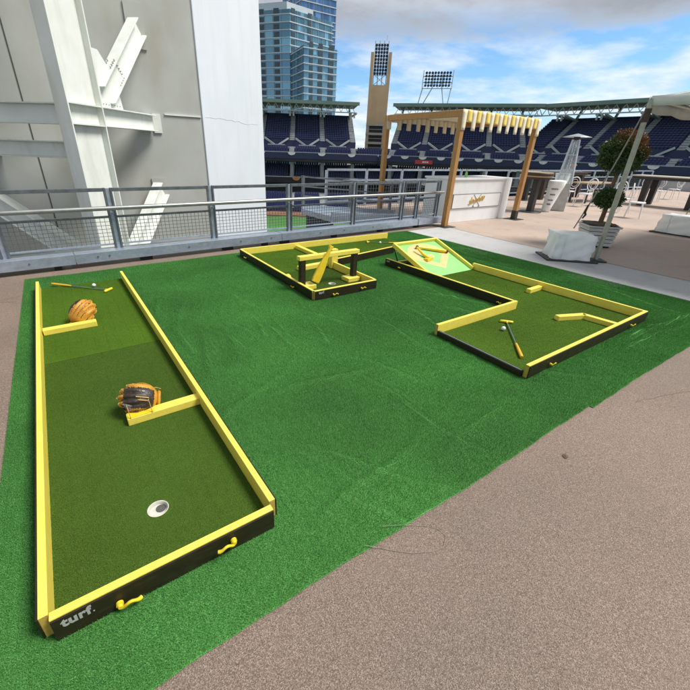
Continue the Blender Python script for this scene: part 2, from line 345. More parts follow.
OFF = {}
def obj(name, mb, mats, parent=None, bevel=0, seg=2, smooth_all=False):
    off = OFF.get(parent.name, Vector((0, 0, 0))) if parent else Vector((0, 0, 0))
    me = bpy.data.meshes.new(name)
    me.from_pydata([tuple(p - off) for p in mb.v], [], mb.f)
    for p, s_, k in zip(me.polygons, mb.s, mb.mi): p.use_smooth = s_ or smooth_all; p.material_index = k
    for mname in ([mats] if isinstance(mats, str) else mats): me.materials.append(MAT[mname])
    me.update()
    o = bpy.data.objects.new(name, me); COL.objects.link(o)
    if parent: o.parent = parent
    OFF[o.name] = off
    if bevel:
        md = o.modifiers.new('bevel', 'BEVEL'); md.width = bevel; md.segments = seg; md.limit_method = 'ANGLE'; md.angle_limit = R(40)
    return o
def tag(o, label, cat, group=None):
    o['label'] = label; o['category'] = cat
    if group: o['group'] = group
    return o
def thing(name, label, cat, loc=(0, 0, 0), group=None, local=False):
    o = bpy.data.objects.new(name, None); COL.objects.link(o); o.location = loc; o.empty_display_size = 0.1
    OFF[o.name] = Vector((0, 0, 0)) if local else Vector(loc)
    return tag(o, label, cat, group)
def struct(o, kind='structure'): o['kind'] = kind; return o
def kids(o): return [c for c in COL.objects if c.parent == o]
def copy_tree(o, parent=None):
    c = o.copy(); COL.objects.link(c); c.parent = parent
    for ch in kids(o): copy_tree(ch, c)
    return c

# ------------------------------------------------------------------ ground, deck, turf
RSL = 0.042                                   # the railing runs at a slight angle to the deck
def rail_y(x): return 6.245 + RSL * x
g = MB(); g.add([(-4000,-4000,-10.7),(4000,-4000,-10.7),(4000,4000,-10.7),(-4000,4000,-10.7)], [(0,1,2,3)])
struct(obj('ground', g, 'earth'))
EDGE = 6.62
d = MB(); d.prism([(-14,-14),(7.62,-14),(7.62,rail_y(7.62)+EDGE-6.255),(-14,rail_y(-14)+EDGE-6.255)], -0.35, 0.0)
struct(obj('deck', d, 'deck'))
d = MB(); d.prism([(7.62,-14),(44,-14),(44,10.6),(8.02,10.6),(8.02,6.9),(7.62,6.86)], -0.35, 0.0015)
struct(obj('terrace_deck', d, 'deck_far'))
# the pale concrete strip beyond the turf, laid flush in the deck
d = MB(); d.add([(6.2,-14,.004),(7.62,-14,.004),(7.66,2.2,.004),(7.72,5.0,.004),(7.86,6.38,.004),(6.2,6.33,.004)], [(0,1,2,3,4,5)])
struct(obj('concrete_strip', d, 'concrete_band'))
# joint between strip and terrace deck plus hairline cracks
def crack(pts, w, z=0.006):
    mb = MB()
    for (x0,y0),(x1,y1) in zip(pts, pts[1:]):
        dd = Vector((x1-x0, y1-y0, 0)).normalized(); n = Vector((-dd.y, dd.x, 0))*w/2
        a, b = Vector((x0,y0,z)), Vector((x1,y1,z)); mb.add([a-n, b-n, b+n, a+n], [(0,1,2,3)])
    return mb
def wig(p0, p1, n, amp):
    p0, p1 = Vector((*p0,0)), Vector((*p1,0)); q = (p1-p0).normalized(); nn = Vector((-q.y, q.x, 0)); out = []
    for i in range(n+1):
        p = p0.lerp(p1, i/n) + nn*random.uniform(-amp, amp); out.append((p.x, p.y))
    return out
for a, b in (((-1.5,5.05),(-0.6,5.32)), ((-1.5,5.5),(-0.62,5.14))):
    struct(obj('deck_crack', crack(wig(a, b, 12, .02), .004), 'soil'))
for a, b in (((3.25,.62),(5.2,.05)),):
    struct(obj('deck_crack', crack(wig(a, b, 26, .012), .0016, .0035), 'soil'))
struct(obj('deck_joint', crack([(7.63,-10),(7.68,2.2),(7.74,5.0),(7.87,6.3)], .012, .007), 'seal'))
for x in (12.2, 17.0, 22.0): struct(obj('deck_joint', crack([(x,-10),(x+.3,10.2)], .012, .005), 'seal'))

fw = MB(); fw.box((-120,40,-10.7),(180,58,-10.45))
field = MB(); field.prism([(-60,22),(10,14),(75,-30),(90,10),(62,55),(30,74),(-30,88)], -10.69, -10.40)
struct(obj('field', field, 'field'))

# --- wrinkled green turf sheets
def wrinkle(x, y):
    z = 0.0035*math.sin(3.1*x+1.7*y) * math.sin(1.3*y-2.2*x)
    for (cx, cy, ang, L, wd, h) in WR:
        dx, dy = x-cx, y-cy; u = dx*math.cos(ang)+dy*math.sin(ang); v = -dx*math.sin(ang)+dy*math.cos(ang)
        z += 1.15*h*math.exp(-(u/L)**2-((v+0.04*math.sin(u*5))/wd)**2)
    return z
WR = []
_rw = random.Random(4)
for _k in range(17): WR.append((_rw.uniform(.62,1.6), _rw.uniform(2.7,5.2), -1.35+_rw.uniform(-.45,.15), _rw.uniform(.16,.42), _rw.uniform(.020,.034), _rw.uniform(.011,.018)))
for _k in range(18): WR.append((_rw.uniform(1.2,3.9), _rw.uniform(2.3,3.45), -1.2+_rw.uniform(-.5,.3), _rw.uniform(.15,.5), _rw.uniform(.020,.034), _rw.uniform(.008,.015)))
for _k in range(10): WR.append((_rw.uniform(4.2,6.4), _rw.uniform(.85,1.18), _rw.uniform(-.08,.2), _rw.uniform(.2,.6), _rw.uniform(.020,.028), _rw.uniform(.009,.015)))
for _k in range(10): WR.append((_rw.uniform(5.3,6.35), _rw.uniform(1.3,5.5), 1.45+_rw.uniform(-.3,.3), _rw.uniform(.2,.7), _rw.uniform(.020,.034), _rw.uniform(.007,.013)))
for _k in range(12): WR.append((_rw.uniform(.7,3.4), _rw.uniform(.9,2.2), _rw.uniform(-1.5,.6), _rw.uniform(.2,.5), _rw.uniform(.022,.036), _rw.uniform(.007,.012)))
def sheet(x0, x1, y0f, y1f, st, zb=0.0065):
    mb = MB(); nx = max(2, int((x1-x0)/st)); cols = []
    for i in range(nx+1):
        x = x0+(x1-x0)*i/nx; a, b = y0f(x), y1f(x); ny = max(2, int((b-a)/st))
        cols.append((x, a, b))
    ny = max(2, int((max(c[2] for c in cols)-min(c[1] for c in cols))/st))
    vs = []; fs = []
    for (x, a, b) in cols:
        for j in range(ny+1):
            y = a+(b-a)*j/ny
            edge = min(1, min(j, ny-j)/3)
            vs.append((x, y, zb + wrinkle(x, y)*edge))
    for i in range(nx):
        for j in range(ny): fs.append((i*(ny+1)+j, (i+1)*(ny+1)+j, (i+1)*(ny+1)+j+1, i*(ny+1)+j+1))
    mb.add(vs, fs, True)
    base = len(vs)
    # skirt
    ring = [i*(ny+1) for i in range(nx+1)] + [nx*(ny+1)+j for j in range(1, ny+1)] + [i*(ny+1)+ny for i in range(nx-1, -1, -1)] + [j for j in range(ny-1, 0, -1)]
    sv = [vs[i] for i in ring] + [(vs[i][0], vs[i][1], 0.0045) for i in ring]; n = len(ring)
    mb.add(sv, [(k, n+k, n+(k+1)%n, (k+1)%n) for k in range(n)])
    return mb
near_edge = lambda x: 0.785 + 0.006*math.sin(3*x) + 0.002*math.sin(11*x+1) + 0.0015*math.sin(29*x) - 0.012*(x/2.9)
EDGE2 = lambda x: 0.752 - 0.006*(x-2.9) + 0.008*math.sin(2.2*x) + 0.002*math.sin(9*x) + 0.0015*math.sin(27*x)
SHEETS = [('artificial_turf', -0.575, 2.872, near_edge, lambda x: 5.985+0.05*max(0,x)+.01*math.sin(2*x)),
          ('artificial_turf', 2.874, 6.495, EDGE2, lambda x: 6.13+0.07*(x-2.87)-max(0,x-6.2)*.2)]
turf_objs = []
for nm, x0, x1, f0, f1 in SHEETS:
    o = struct(obj(nm, sheet(x0, x1, f0, f1, 0.028), 'turf')); turf_objs.append((o, x0, x1, f0, f1))

# pile: small patches of blades instanced over the sheets (nobody could count them)
def blade_patch(name, size, n, hmin, hmax, w, mat, lean=0.6):
    vs = []; fs = []
    k_ = int(round(math.sqrt(n)))
    for i in range(k_*k_):
        x, y = ((i % k_)+random.random())/k_*size-size/2, ((i//k_)+random.random())/k_*size-size/2
        a = random.uniform(0, 2*PI); h = random.uniform(hmin, hmax); ww = w*random.uniform(.7, 1.3)
        b = random.uniform(0, 2*PI); l = h*random.uniform(0.1, lean)
        dx, dy = math.cos(a)*ww/2, math.sin(a)*ww/2
        k = len(vs); vs += [(x-dx, y-dy, -.001), (x+dx, y+dy, -.001), (x+math.cos(b)*l, y+math.sin(b)*l, h)]; fs.append((k, k+1, k+2))
    me = bpy.data.meshes.new(name); me.from_pydata(vs, [], fs); me.materials.append(MAT[mat])
    return bpy.data.objects.new(name, me)
def pile(name, pts, patches, rots=None):
    pc = bpy.data.collections.new(name + '_source')
    for p in patches: pc.objects.link(p)
    me = bpy.data.meshes.new(name); me.from_pydata([p[:3] for p in pts], [], [])
    if rots:
        at = me.attributes.new('rot', 'FLOAT_VECTOR', 'POINT'); at.data.foreach_set('vector', [c for r_ in rots for c in r_])
    o = bpy.data.objects.new(name, me); COL.objects.link(o); o['kind'] = 'stuff'
    ng = bpy.data.node_groups.new(name, 'GeometryNodeTree')
    ng.interface.new_socket('Geometry', in_out='INPUT', socket_type='NodeSocketGeometry'); ng.interface.new_socket('Geometry', in_out='OUTPUT', socket_type='NodeSocketGeometry')
    N, L = ng.nodes, ng.links
    gi, go = N.new('NodeGroupInput'), N.new('NodeGroupOutput')
    ip = N.new('GeometryNodeInstanceOnPoints'); ci = N.new('GeometryNodeCollectionInfo'); ci.inputs['Collection'].default_value = pc
    ci.inputs['Separate Children'].default_value = True; ci.inputs['Reset Children'].default_value = True
    ri = N.new('FunctionNodeRandomValue'); ri.data_type = 'INT'; ri.inputs[4].default_value = 0; ri.inputs[5].default_value = 3
    m4 = N.new('ShaderNodeMath'); m4.operation = 'MULTIPLY'; m4.inputs[1].default_value = PI/2
    cx = N.new('ShaderNodeCombineXYZ')
    L.new(ri.outputs[2], m4.inputs[0]); L.new(m4.outputs[0], cx.inputs[2])
    rp = N.new('FunctionNodeRandomValue'); rp.data_type = 'INT'; rp.inputs[4].default_value = 0; rp.inputs[5].default_value = len(patches)-1; rp.inputs['Seed'].default_value = 5
    L.new(gi.outputs[0], ip.inputs['Points']); L.new(ci.outputs[0], ip.inputs['Instance']); ip.inputs['Pick Instance'].default_value = True
    L.new(rp.outputs[2], ip.inputs['Instance Index']); 
    if rots:
        na = N.new('GeometryNodeInputNamedAttribute'); na.data_type = 'FLOAT_VECTOR'; na.inputs[0].default_value = 'rot'; L.new(na.outputs[0], ip.inputs['Rotation'])
    else: L.new(cx.outputs[0], ip.inputs['Rotation'])
    L.new(ip.outputs[0], go.inputs[0])
    md = o.modifiers.new('pile', 'NODES'); md.node_group = ng
    return o
PT = 0.10
PF = 0.036
tp = [blade_patch('turf_blades', PF*1.02, 100, .0045, .0125, .0024, 'turf', .8) for _ in range(10)]
cp_ = [blade_patch('carpet_blades', PT, 484, .0035, .007, .0022, 'carpet') for _ in range(3)]
cl_ = [blade_patch('carpet_blades_light', PT, 484, .0035, .007, .0022, 'carpet_light') for _ in range(3)]
# footprints of the three courses (no pile underneath them)
def in_course(x, y):
    e = .03
    if -.42+e < x < .55-e and 1.1+e < y < 5.4-e: return True
    if 2.25+e < x < 3.2-e and 3.56+e < y < 5.87-e: return True
    if 3.2 < x < 5.45-e and 4.93 < y < 5.87-e: return True
    if 4.12+e < x < 5.13-e and 1.25+e < y < 4.33-e: return True
    if 2.8+e < x < 5.13-e and 1.25+e < y < 2.18-e: return True
    return False
for o, x0, x1, f0, f1 in turf_objs:
    pts = []; rots = []
    nx = int((x1-x0)/PF)
    for i in range(nx+1):
        x = x0+PF/2+(x1-x0-PF)*i/nx; a, b = f0(x)+PF/2, f1(x)-PF/2; ny = int((b-a)/PF)
        for j in range(ny+1):
            y = a+(b-a)*j/ny
            if in_course(x, y): continue
            x_, y_ = x, y
            gx, gy = (wrinkle(x+.01, y)-wrinkle(x-.01, y))/.02, (wrinkle(x, y+.01)-wrinkle(x, y-.01))/.02
            pts.append((x_, y_, 0.010+wrinkle(x_, y_)))
            q = Vector((0, 0, 1)).rotation_difference(Vector((-gx, -gy, 1))) @ Matrix.Rotation(random.randrange(4)*PI/2, 3, 'Z').to_quaternion()
            rots.append(q.to_euler())
    pile('turf_pile', pts, tp, rots)

# ------------------------------------------------------------------ the mini golf courses
BH = 0.125; BT = 0.033; FZ = 0.030
def board(parent, p0, p1, z0=0.012, z1=BH, t=BT, outer=None, name='side_board', caps=True):
    """a rail board from p0 to p1 (centre line); yellow, with the black face on the side that `outer` points to"""
    p0, p1 = Vector((*p0, 0)), Vector((*p1, 0)); dd = (p1-p0); L = dd.length; dd.normalize(); n = Vector((-dd.y, dd.x, 0))
    mb = MB(); mb.obox((p0+p1)/2 + Vector((0, 0, z0)), dd, L, t, z1-z0)
    o = obj(name, mb, ['yellow', 'endgrain'], parent, bevel=.0022)
    for pl in o.data.polygons:
        if abs(pl.normal.dot(dd)) > .9: pl.material_index = 1
    if outer is not None:
        s_ = 1 if n.dot(Vector((*outer, 0))) > 0 else -1
        fb = MB(); fb.obox((p0+p1)/2 + n*s_*(t/2+.004) + Vector((0, 0, z0)), dd, L-.002, .008, z1-z0-.006)
        obj('black_facing', fb, 'black_ply', o, bevel=.001)
    return o
def latch(parent, p, outdir, along, flip=1, s=1.0):
    """yellow swivel hook: round knob and an S-shaped arm"""
    o = Vector((*outdir, 0)); a = Vector((*along, 0)); p = Vector(p)
    mb = MB()
    k0 = p + o*.002
    mb.tube([k0, k0+o*.012], .017*s, 14); mb.tube([k0+o*.012, k0+o*.022], [.013*s, .010*s], 12)
    pts = []
    for t in [i/9 for i in range(10)]:
        pts.append(k0 + o*(.014+.016*math.sin(t*PI*.9)) + a*(.095*t*s)*flip + Vector((0, 0, .018*math.sin((t-.25)*2.1*PI)*.9*s + .010*t)))
    mb.tube(pts, [.008*s]*7+[.009*s, .011*s, .010*s], 8)
    return obj('latch_hook', mb, 'yellow_flat', parent)
def lettering(parent, txt, p, xdir, zsize, normal, shear=0.0, name='lettering', mat='ink_white', spacing=1.05):
    cu = bpy.data.curves.new('text', 'FONT'); cu.body = txt; cu.size = zsize; cu.offset = zsize*.035; cu.extrude = .0006; cu.shear = shear; cu.space_character = spacing
    to = bpy.data.objects.new('text', cu); COL.objects.link(to)
    bpy.context.view_layer.update()
    me = bpy.data.meshes.new_from_object(to); bpy.data.objects.remove(to)
    xd = Vector((*xdir, 0)) if len(xdir) == 2 else Vector(xdir); nn = Vector((*normal, 0)) if len(normal) == 2 else Vector(normal); yd = nn.cross(xd)
    M = Matrix((xd, yd, nn)).transposed().to_4x4(); M.translation = Vector(p) - OFF[parent.name]
    me.transform(M); me.materials.clear(); me.materials.append(MAT[mat])
    o = bpy.data.objects.new(name, me); COL.objects.link(o); o.parent = parent; OFF[o.name] = OFF[parent.name]
    return o
def floor_panel(parent, poly, mat, hole=None, name='putting_surface'):
    mb = MB()
    if hole is None: mb.prism(poly, .012, FZ)
    else:
        (hx, hy, hr) = hole; n = 28
        xs = [p[0] for p in poly]; ys = [p[1] for p in poly]; x0, x1, y0, y1 = min(xs), max(xs), min(ys), max(ys)
        # a rectangle with a round hole: fan of quads from the hole rim to the border
        rim = []; out = []
        for k in range(n):
            a = 2*PI*k/n; ca, sa = math.cos(a), math.sin(a); rim.append((hx+hr*ca, hy+hr*sa))
            tx = ((x1-hx)/ca if ca > 1e-6 else (x0-hx)/ca if ca < -1e-6 else 1e9); ty = ((y1-hy)/sa if sa > 1e-6 else (y0-hy)/sa if sa < -1e-6 else 1e9)
            t = min(tx, ty); out.append((hx+t*ca, hy+t*sa))
        vs = [(x, y, FZ) for x, y in rim] + [(x, y, FZ) for x, y in out]
        mb.add(vs, [(k, n+k, n+(k+1)%n, (k+1)%n) for k in range(n)])
        for cx_, cy_ in ((x0,y0),(x1,y0),(x1,y1),(x0,y1)):
            ang = math.atan2(cy_-hy, cx_-hx) % (2*PI); k = int(ang/(2*PI)*n) % n
            mb.add([(*out[k], FZ), (cx_, cy_, FZ), (*out[(k+1)%n], FZ)], [(0,1,2)])
        mb.add([(x0,y0,FZ),(x1,y0,FZ),(x1,y1,FZ),(x0,y1,FZ),(x0,y0,.012),(x1,y0,.012),(x1,y1,.012),(x0,y1,.012)], [(0,4,5,1),(1,5,6,2),(2,6,7,3),(3,7,4,0)])
    o = obj(name, mb, mat, parent)
    return o
def cup(parent, hx, hy, hr):
    mb = MB(); mb.lathe([(hr+.0015, FZ+.0025), (hr-.0015, FZ+.0035), (hr-.003, FZ+.002), (hr-.005, FZ-.0175)], 28, (hx, hy, 0), cap=False)
    mb.lathe([(hr-.004, FZ-.0172), (.001, FZ-.0174)], 28, (hx, hy, 0), cap=False)
    cu_ = obj('cup', mb, 'cup_white', parent)
    mb = MB(); mb.lathe([(.024, FZ-.0168), (.001, FZ-.0168)], 18, (hx+.013, hy+.012, 0), cap=False); obj('dark_disc', mb, 'seal', cu_)  # dark off-centre disc on the cup bottom
def carpet_pts(x0, x1, y0, y1, skip=None, hole=None):
    """grid of patch positions; cells near a hole are returned as a finer grid that stops at its rim"""
    pts = []; fine = []; nx = max(1, round((x1-x0)/PT)); ny = max(1, round((y1-y0)/PT)); cx_, cy_ = (x1-x0)/nx, (y1-y0)/ny
    for i in range(nx):
        for j in range(ny):
            x, y = x0+cx_*(i+.5), y0+cy_*(j+.5)
            if skip and skip(x, y): continue
            if hole and math.hypot(x-hole[0], y-hole[1]) < hole[2]+.085:
                for a in range(5):
                    for b in range(5):
                        xx, yy = x+cx_*((a+.5)/5-.5), y+cy_*((b+.5)/5-.5)
                        if math.hypot(xx-hole[0], yy-hole[1]) > hole[2]+.010: fine.append((xx, yy, FZ))
            else: pts.append((x, y, FZ))
    return (pts, fine) if hole else pts
hp = [blade_patch('hole_blades', .0205, 20, .0035, .007, .0022, 'carpet') for _ in range(4)]
def beam(parent, p0, p1, w=.07, h=.052, name='divider'):
    mb = MB(); p0, p1 = Vector((*p0, 0)), Vector((*p1, 0)); mb.obox((p0+p1)/2+Vector((0,0,FZ)), p1-p0, (p1-p0).length, w, h)
    return obj(name, mb, 'yellow', parent, bevel=.004)

# --- course with the baseball gloves
c1 = thing('mini_golf_course', 'long straight putting lane with two baseball gloves on its yellow dividers', 'golf course', (0.08, 3.2, 0.01))
board(c1, (-.367, 1.137), (-.414, 5.40), outer=(-1, 0), t=.030)
board(c1, (.522, 1.158), (.476, 5.42), outer=(1, 0), t=.030)
fb = board(c1, (-.350, 1.127), (.505, 1.127), outer=(0, -1), name='end_board', t=.032)
HX, HY, HR = .070, 1.478, .047
floor_panel(c1, [(-.372,1.148),(.502,1.148),(.502,3.332),(-.372,3.332)], 'carpet', (HX, HY, HR))
floor_panel(c1, [(-.385,3.338),(.480,3.338),(.468,5.40),(-.40,5.40)], 'carpet_light')
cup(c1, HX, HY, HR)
div1 = beam(c1, (-.375, 3.955), (.05, 3.965))
div2 = beam(c1, (.055, 2.235), (.497, 2.235))
lettering(c1, 'turf', (-.322, 1.1022, .072), (1, 0), .058, (0, -1), name='lettering')
dot = MB(); dot.box((-.2265,1.1024,.073),(-.2215,1.1012,.078)); obj('full_stop', dot, 'ink_white', c1)
latch(c1, (-.145, 1.102, .050), (0, -1), (1, 0), s=.78); latch(c1, (.305, 1.102, .075), (0, -1), (-1, 0), s=.78)
_p, _f = carpet_pts(-.372, .502, 1.148, 3.335, hole=(HX, HY, HR))
pile('carpet_pile', _p, cp_); pile('carpet_pile', _f, hp)
pile('carpet_pile', carpet_pts(-.39, .472, 3.345, 5.40), cl_)
# --- course with the swinging bat
c2 = thing('mini_golf_course', 'L-shaped putting course with a swinging yellow bat hung from a crossbar', 'golf course', (2.75, 4.6, 0.01))
board(c2, (2.262, 3.585), (2.298, 5.86), outer=(-1, 0))
board(c2, (2.262, 3.567), (3.205, 3.567), outer=(0, -1), name='end_board')
board(c2, (3.205, 3.59), (3.215, 4.60), outer=(1, 0))
board(c2, (3.235, 4.655), (4.76, 4.915), outer=(.17, -1))
board(c2, (2.30, 5.885), (5.50, 5.90), outer=(0, 1))
HX2, HY2 = 2.77, 3.93
floor_panel(c2, [(2.285,3.586),(3.186,3.586),(3.186,4.655),(2.285,4.655)], 'carpet', (HX2, HY2, HR))
floor_panel(c2, [(2.30,4.66),(3.23,4.66),(4.72,4.945),(5.42,5.05),(5.42,5.866),(2.315,5.866)], 'carpet_light')
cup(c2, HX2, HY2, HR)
lettering(c2, 'turf', (2.31, 3.5378, .085), (1, 0), .046, (0, -1))
latch(c2, (2.52, 3.541, .05), (0, -1), (1, 0), s=.62); latch(c2, (2.95, 3.541, .06), (0, -1), (1, 0), s=.62)
latch(c2, (2.236, 4.0, .05), (-1, 0), (0, 1), s=.5); latch(c2, (2.258, 5.55, .06), (-1, 0), (0, 1), s=.5)
beam(c2, (3.33, 5.20), (3.345, 5.86), w=.075, h=.06)
beam(c2, (2.68, 4.66), (3.19, 4.70), w=.085, h=.06)
mb = MB(); mb.box((3.165,4.52,FZ),(3.275,4.60,.31)); obj('corner_post', mb, 'yellow', c2, bevel=.004)
bm_ = MB(); bm_.tube([(2.345,4.36,FZ),(2.345,4.36,FZ+.03),(2.35,4.37,.08),(2.35,4.37,.10)], [.045,.045,.04,.02], 14); obj('stop_peg', bm_, 'yellow_flat', c2)
# the swinging-bat gate
A0X, A0Z, A1X, A1Z, PVX = 2.470, .112, 2.705, .545, 2.632
YB = 3.955
for x0, x1, px in ((2.284, 2.48, 2.320), (2.985, 3.185, 3.125)):
    mb = MB(); mb.box((x0, YB-.10, FZ), (x1, YB+.065, .085)); obj('foot_block', mb, 'yellow', c2, bevel=.005)
    mb = MB(); mb.box((px-.033, YB-.045, .0855), (px+.033, YB+.025, .395)); obj('gate_post', mb, 'black_ply', c2, bevel=.003)
mb = MB(); mb.box((2.265, YB-.05, .396), (3.18, YB+.03, .445)); cross = obj('crossbar', mb, 'yellow', c2, bevel=.004)
mb = MB(); mb.tube([(PVX, YB-.085, .40), (PVX, YB+.05, .40)], .012, 10); obj('pivot_bolt', mb, 'blackmetal', c2)
# bat: flat paddle profile swung in the plane of the gate
a0 = Vector((A0X, YB-.075, A0Z)); a1 = Vector((A1X, YB-.075, A1Z)); ax = (a1-a0).normalized(); sdv = Vector((ax.z, 0, -ax.x)); LB = (a1-a0).length
prof = [(0,.052),(.10,.058),(.30,.055),(.48,.046),(.66,.030),(.80,.021),(.92,.020),(.955,.030),(1,.030)]
vs = []; fs = []
for (t, w_) in prof:
    for yy in (-.016, .016):
        for s_ in (-1, 1): vs.append(a0+ax*LB*t+sdv*w_*s_+Vector((0, yy, 0)))
n = len(prof)
for i in range(n-1):
    b0, b1 = i*4, i*4+4
    fs += [(b0,b0+1,b1+1,b1),(b0+2,b1+2,b1+3,b0+3),(b0,b1,b1+2,b0+2),(b0+1,b0+3,b1+3,b1+1)]
fs += [(0,2,3,1),((n-1)*4,(n-1)*4+1,(n-1)*4+3,(n-1)*4+2)]
mb = MB(); mb.add(vs, fs); obj('swinging_bat', mb, 'yellow_flat', c2, bevel=.006)
_p, _f = carpet_pts(2.29, 3.18, 3.59, 4.65, hole=(HX2, HY2, HR))
pile('carpet_pile', _p, cp_); pile('carpet_pile', _f, hp)
pile('carpet_pile', carpet_pts(2.32, 5.40, 4.66, 5.86, lambda x, y: y < 4.98+max(0, x-3.2)*.03 and x > 3.2), cl_)

# --- course with the ramp
c3 = thing('mini_golf_course', 'L-shaped putting course with a tilted ramp painted as a baseball diamond', 'golf course', (4.6, 2.2, 0.01))
board(c3, (4.112, 2.195), (4.085, 4.34), outer=(-1, 0))
board(c3, (2.795, 2.168), (4.135, 2.172), name='side_board')
board(c3, (5.135, 1.268), (5.115, 3.50), outer=(1, 0))
board(c3, (2.815, 1.252), (5.155, 1.252), outer=(0, -1))
mb = MB(); mb.box((2.788,1.275,.012),(2.822,2.148,.066)); e = obj('start_board', mb, 'black_ply', c3, bevel=.003)
mb = MB(); mb.box((2.800,1.28,.0665),(2.806,2.145,.070)); obj('edge_trim', mb, 'galv', e)
floor_panel(c3, [(2.824,1.272),(5.115,1.272),(5.113,2.150),(2.824,2.150)], 'carpet_mid')
floor_panel(c3, [(4.132,2.153),(5.113,2.153),(5.10,3.475),(4.115,3.475)], 'carpet_light')
latch(c3, (3.13, 1.226, .06), (0, -1), (1, 0), s=.55); latch(c3, (4.72, 1.226, .06), (0, -1), (1, 0), s=.55)
latch(c3, (4.055, 4.02, .06), (-1, 0), (0, -1), s=.5); latch(c3, (4.085, 2.32, .055), (-1, 0), (0, 1), s=.5)
lettering(c3, 'turf', (4.0535, 4.30, .083), (0, -1), .042, (-1, 0))
beam(c3, (4.80, 2.405), (5.112, 2.415), w=.06)
beam(c3, (4.575, 1.27), (4.535, 1.62), w=.062); beam(c3, (4.55, 1.605), (4.215, 1.735), w=.062)
cm_ = [blade_patch('carpet_blades_mid', PT, 484, .0035, .007, .0022, 'carpet_mid') for _ in range(3)]
pile('carpet_pile', carpet_pts(2.824, 5.113, 1.275, 2.15), cm_)
pile('carpet_pile', carpet_pts(4.132, 5.10, 2.155, 3.47), cl_)
# ramp: a tilted frame with a painted face; u along x, v up the slope
RX0, RX1 = 4.135, 5.10; RY0, RY1 = 3.475, 4.30; RZ0, RZ1 = .032, .325
rd = Vector((0, RY1-RY0, RZ1-RZ0)); RL = rd.length; rd.normalize(); rn = Vector((0, -rd.z, rd.y)); RW = RX1-RX0
def rp(u, v, h=0): return Vector((RX0+u*RW, RY0, RZ0)) + rd*RL*v + rn*h
def rslab(u0, u1, v0, v1, h0, h1):
    return MB().hexa([rp(u0,v0,h0),rp(u1,v0,h0),rp(u1,v1,h0),rp(u0,v1,h0),rp(u0,v0,h1),rp(u1,v0,h1),rp(u1,v1,h1),rp(u0,v1,h1)])
ramp_o = obj('ramp_board', rslab(.036, .964, 0, .955, -.016, 0), 'ramp_green', c3)
for u0, u1, v0, v1 in ((0,.036,0,1),(.964,1,0,1),(.037,.963,.958,1)):
    obj('ramp_rail', rslab(u0, u1, v0, v1, -.02, .045), 'yellow', c3, bevel=.003)
# painted infield: peach diamond with a light green centre, each paint layer a thin film
def rpoly(pts, h):
    q = [rp(u, v, h) for u, v in pts]; return MB().add(q, [tuple(range(len(q)))])
arc = [(.5+.40*math.cos(a), .60+.335*math.sin(a)) for a in [R(-8+196*i/24) for i in range(25)]]
obj('painted_infield', rpoly([(.5,.16)]+[(.90,.52)]+arc[1:-1]+[(.10,.52)], .0008), 'ramp_peach', ramp_o)
obj('painted_grass', rpoly([(.5,.30),(.755,.545),(.5,.79),(.245,.545)], .0016), 'ramp_green', ramp_o)
obj('painted_mound', rpoly([(.5+.055*math.cos(2*PI*i/20), .545+.06*math.sin(2*PI*i/20)) for i in range(20)], .0024), 'ramp_peach', ramp_o)
obj('painted_outfield', rpoly([(.04,.96),(.04,.70)]+[(.5-.46*math.cos(a), .60+.36*math.sin(a)) for a in [R(10+80*i/10) for i in range(11)]][::1]+[(.5,.955)], .0006), 'ramp_green', ramp_o)
# bat-shaped bumper and the curved kicker
mb = MB(); mb.tube([rp(.40,.80,.03), rp(.43,.785,.03), rp(.60,.70,.03), rp(.80,.60,.03), rp(.86,.57,.03)], [.014,.016,.024,.029,.02], 12); b_ = obj('bat_bumper', mb, 'yellow_flat', c3)
for u, v in ((.385,.81),(.875,.56)):
    mb = MB(); mb.tube([rp(u,v,.001), rp(u,v,.05)], .020, 12); obj('bumper_knob', mb, 'leather_dark', b_)
mb = MB(); mb.tube([rp(.30,.74,.07), rp(.31,.66,.055), rp(.33,.56,.032), rp(.37,.46,.022)], [.014,.018,.022,.026], 12); mb.obox(rp(.36,.45,-.005), (1,.2), .15, .07, .035)
obj('kicker', mb, 'yellow_flat', c3)
for u in (.02, .98):
    mb = MB(); mb.bar(rp(u,.97,-.02), (RX0+u*RW, 4.12, .03), .012, .012); obj('ramp_strut', mb, 'blackmetal', c3)
mb = MB(); mb.box((4.14,4.23,.03),(5.09,4.29,.07)); obj('ramp_sleeper', mb, 'yellow', c3, bevel=.004)
floor_panel(c3, [(4.115,3.50),(5.09,3.50),(5.09,4.335),(4.105,4.335)], 'black_ply', name='ramp_base')

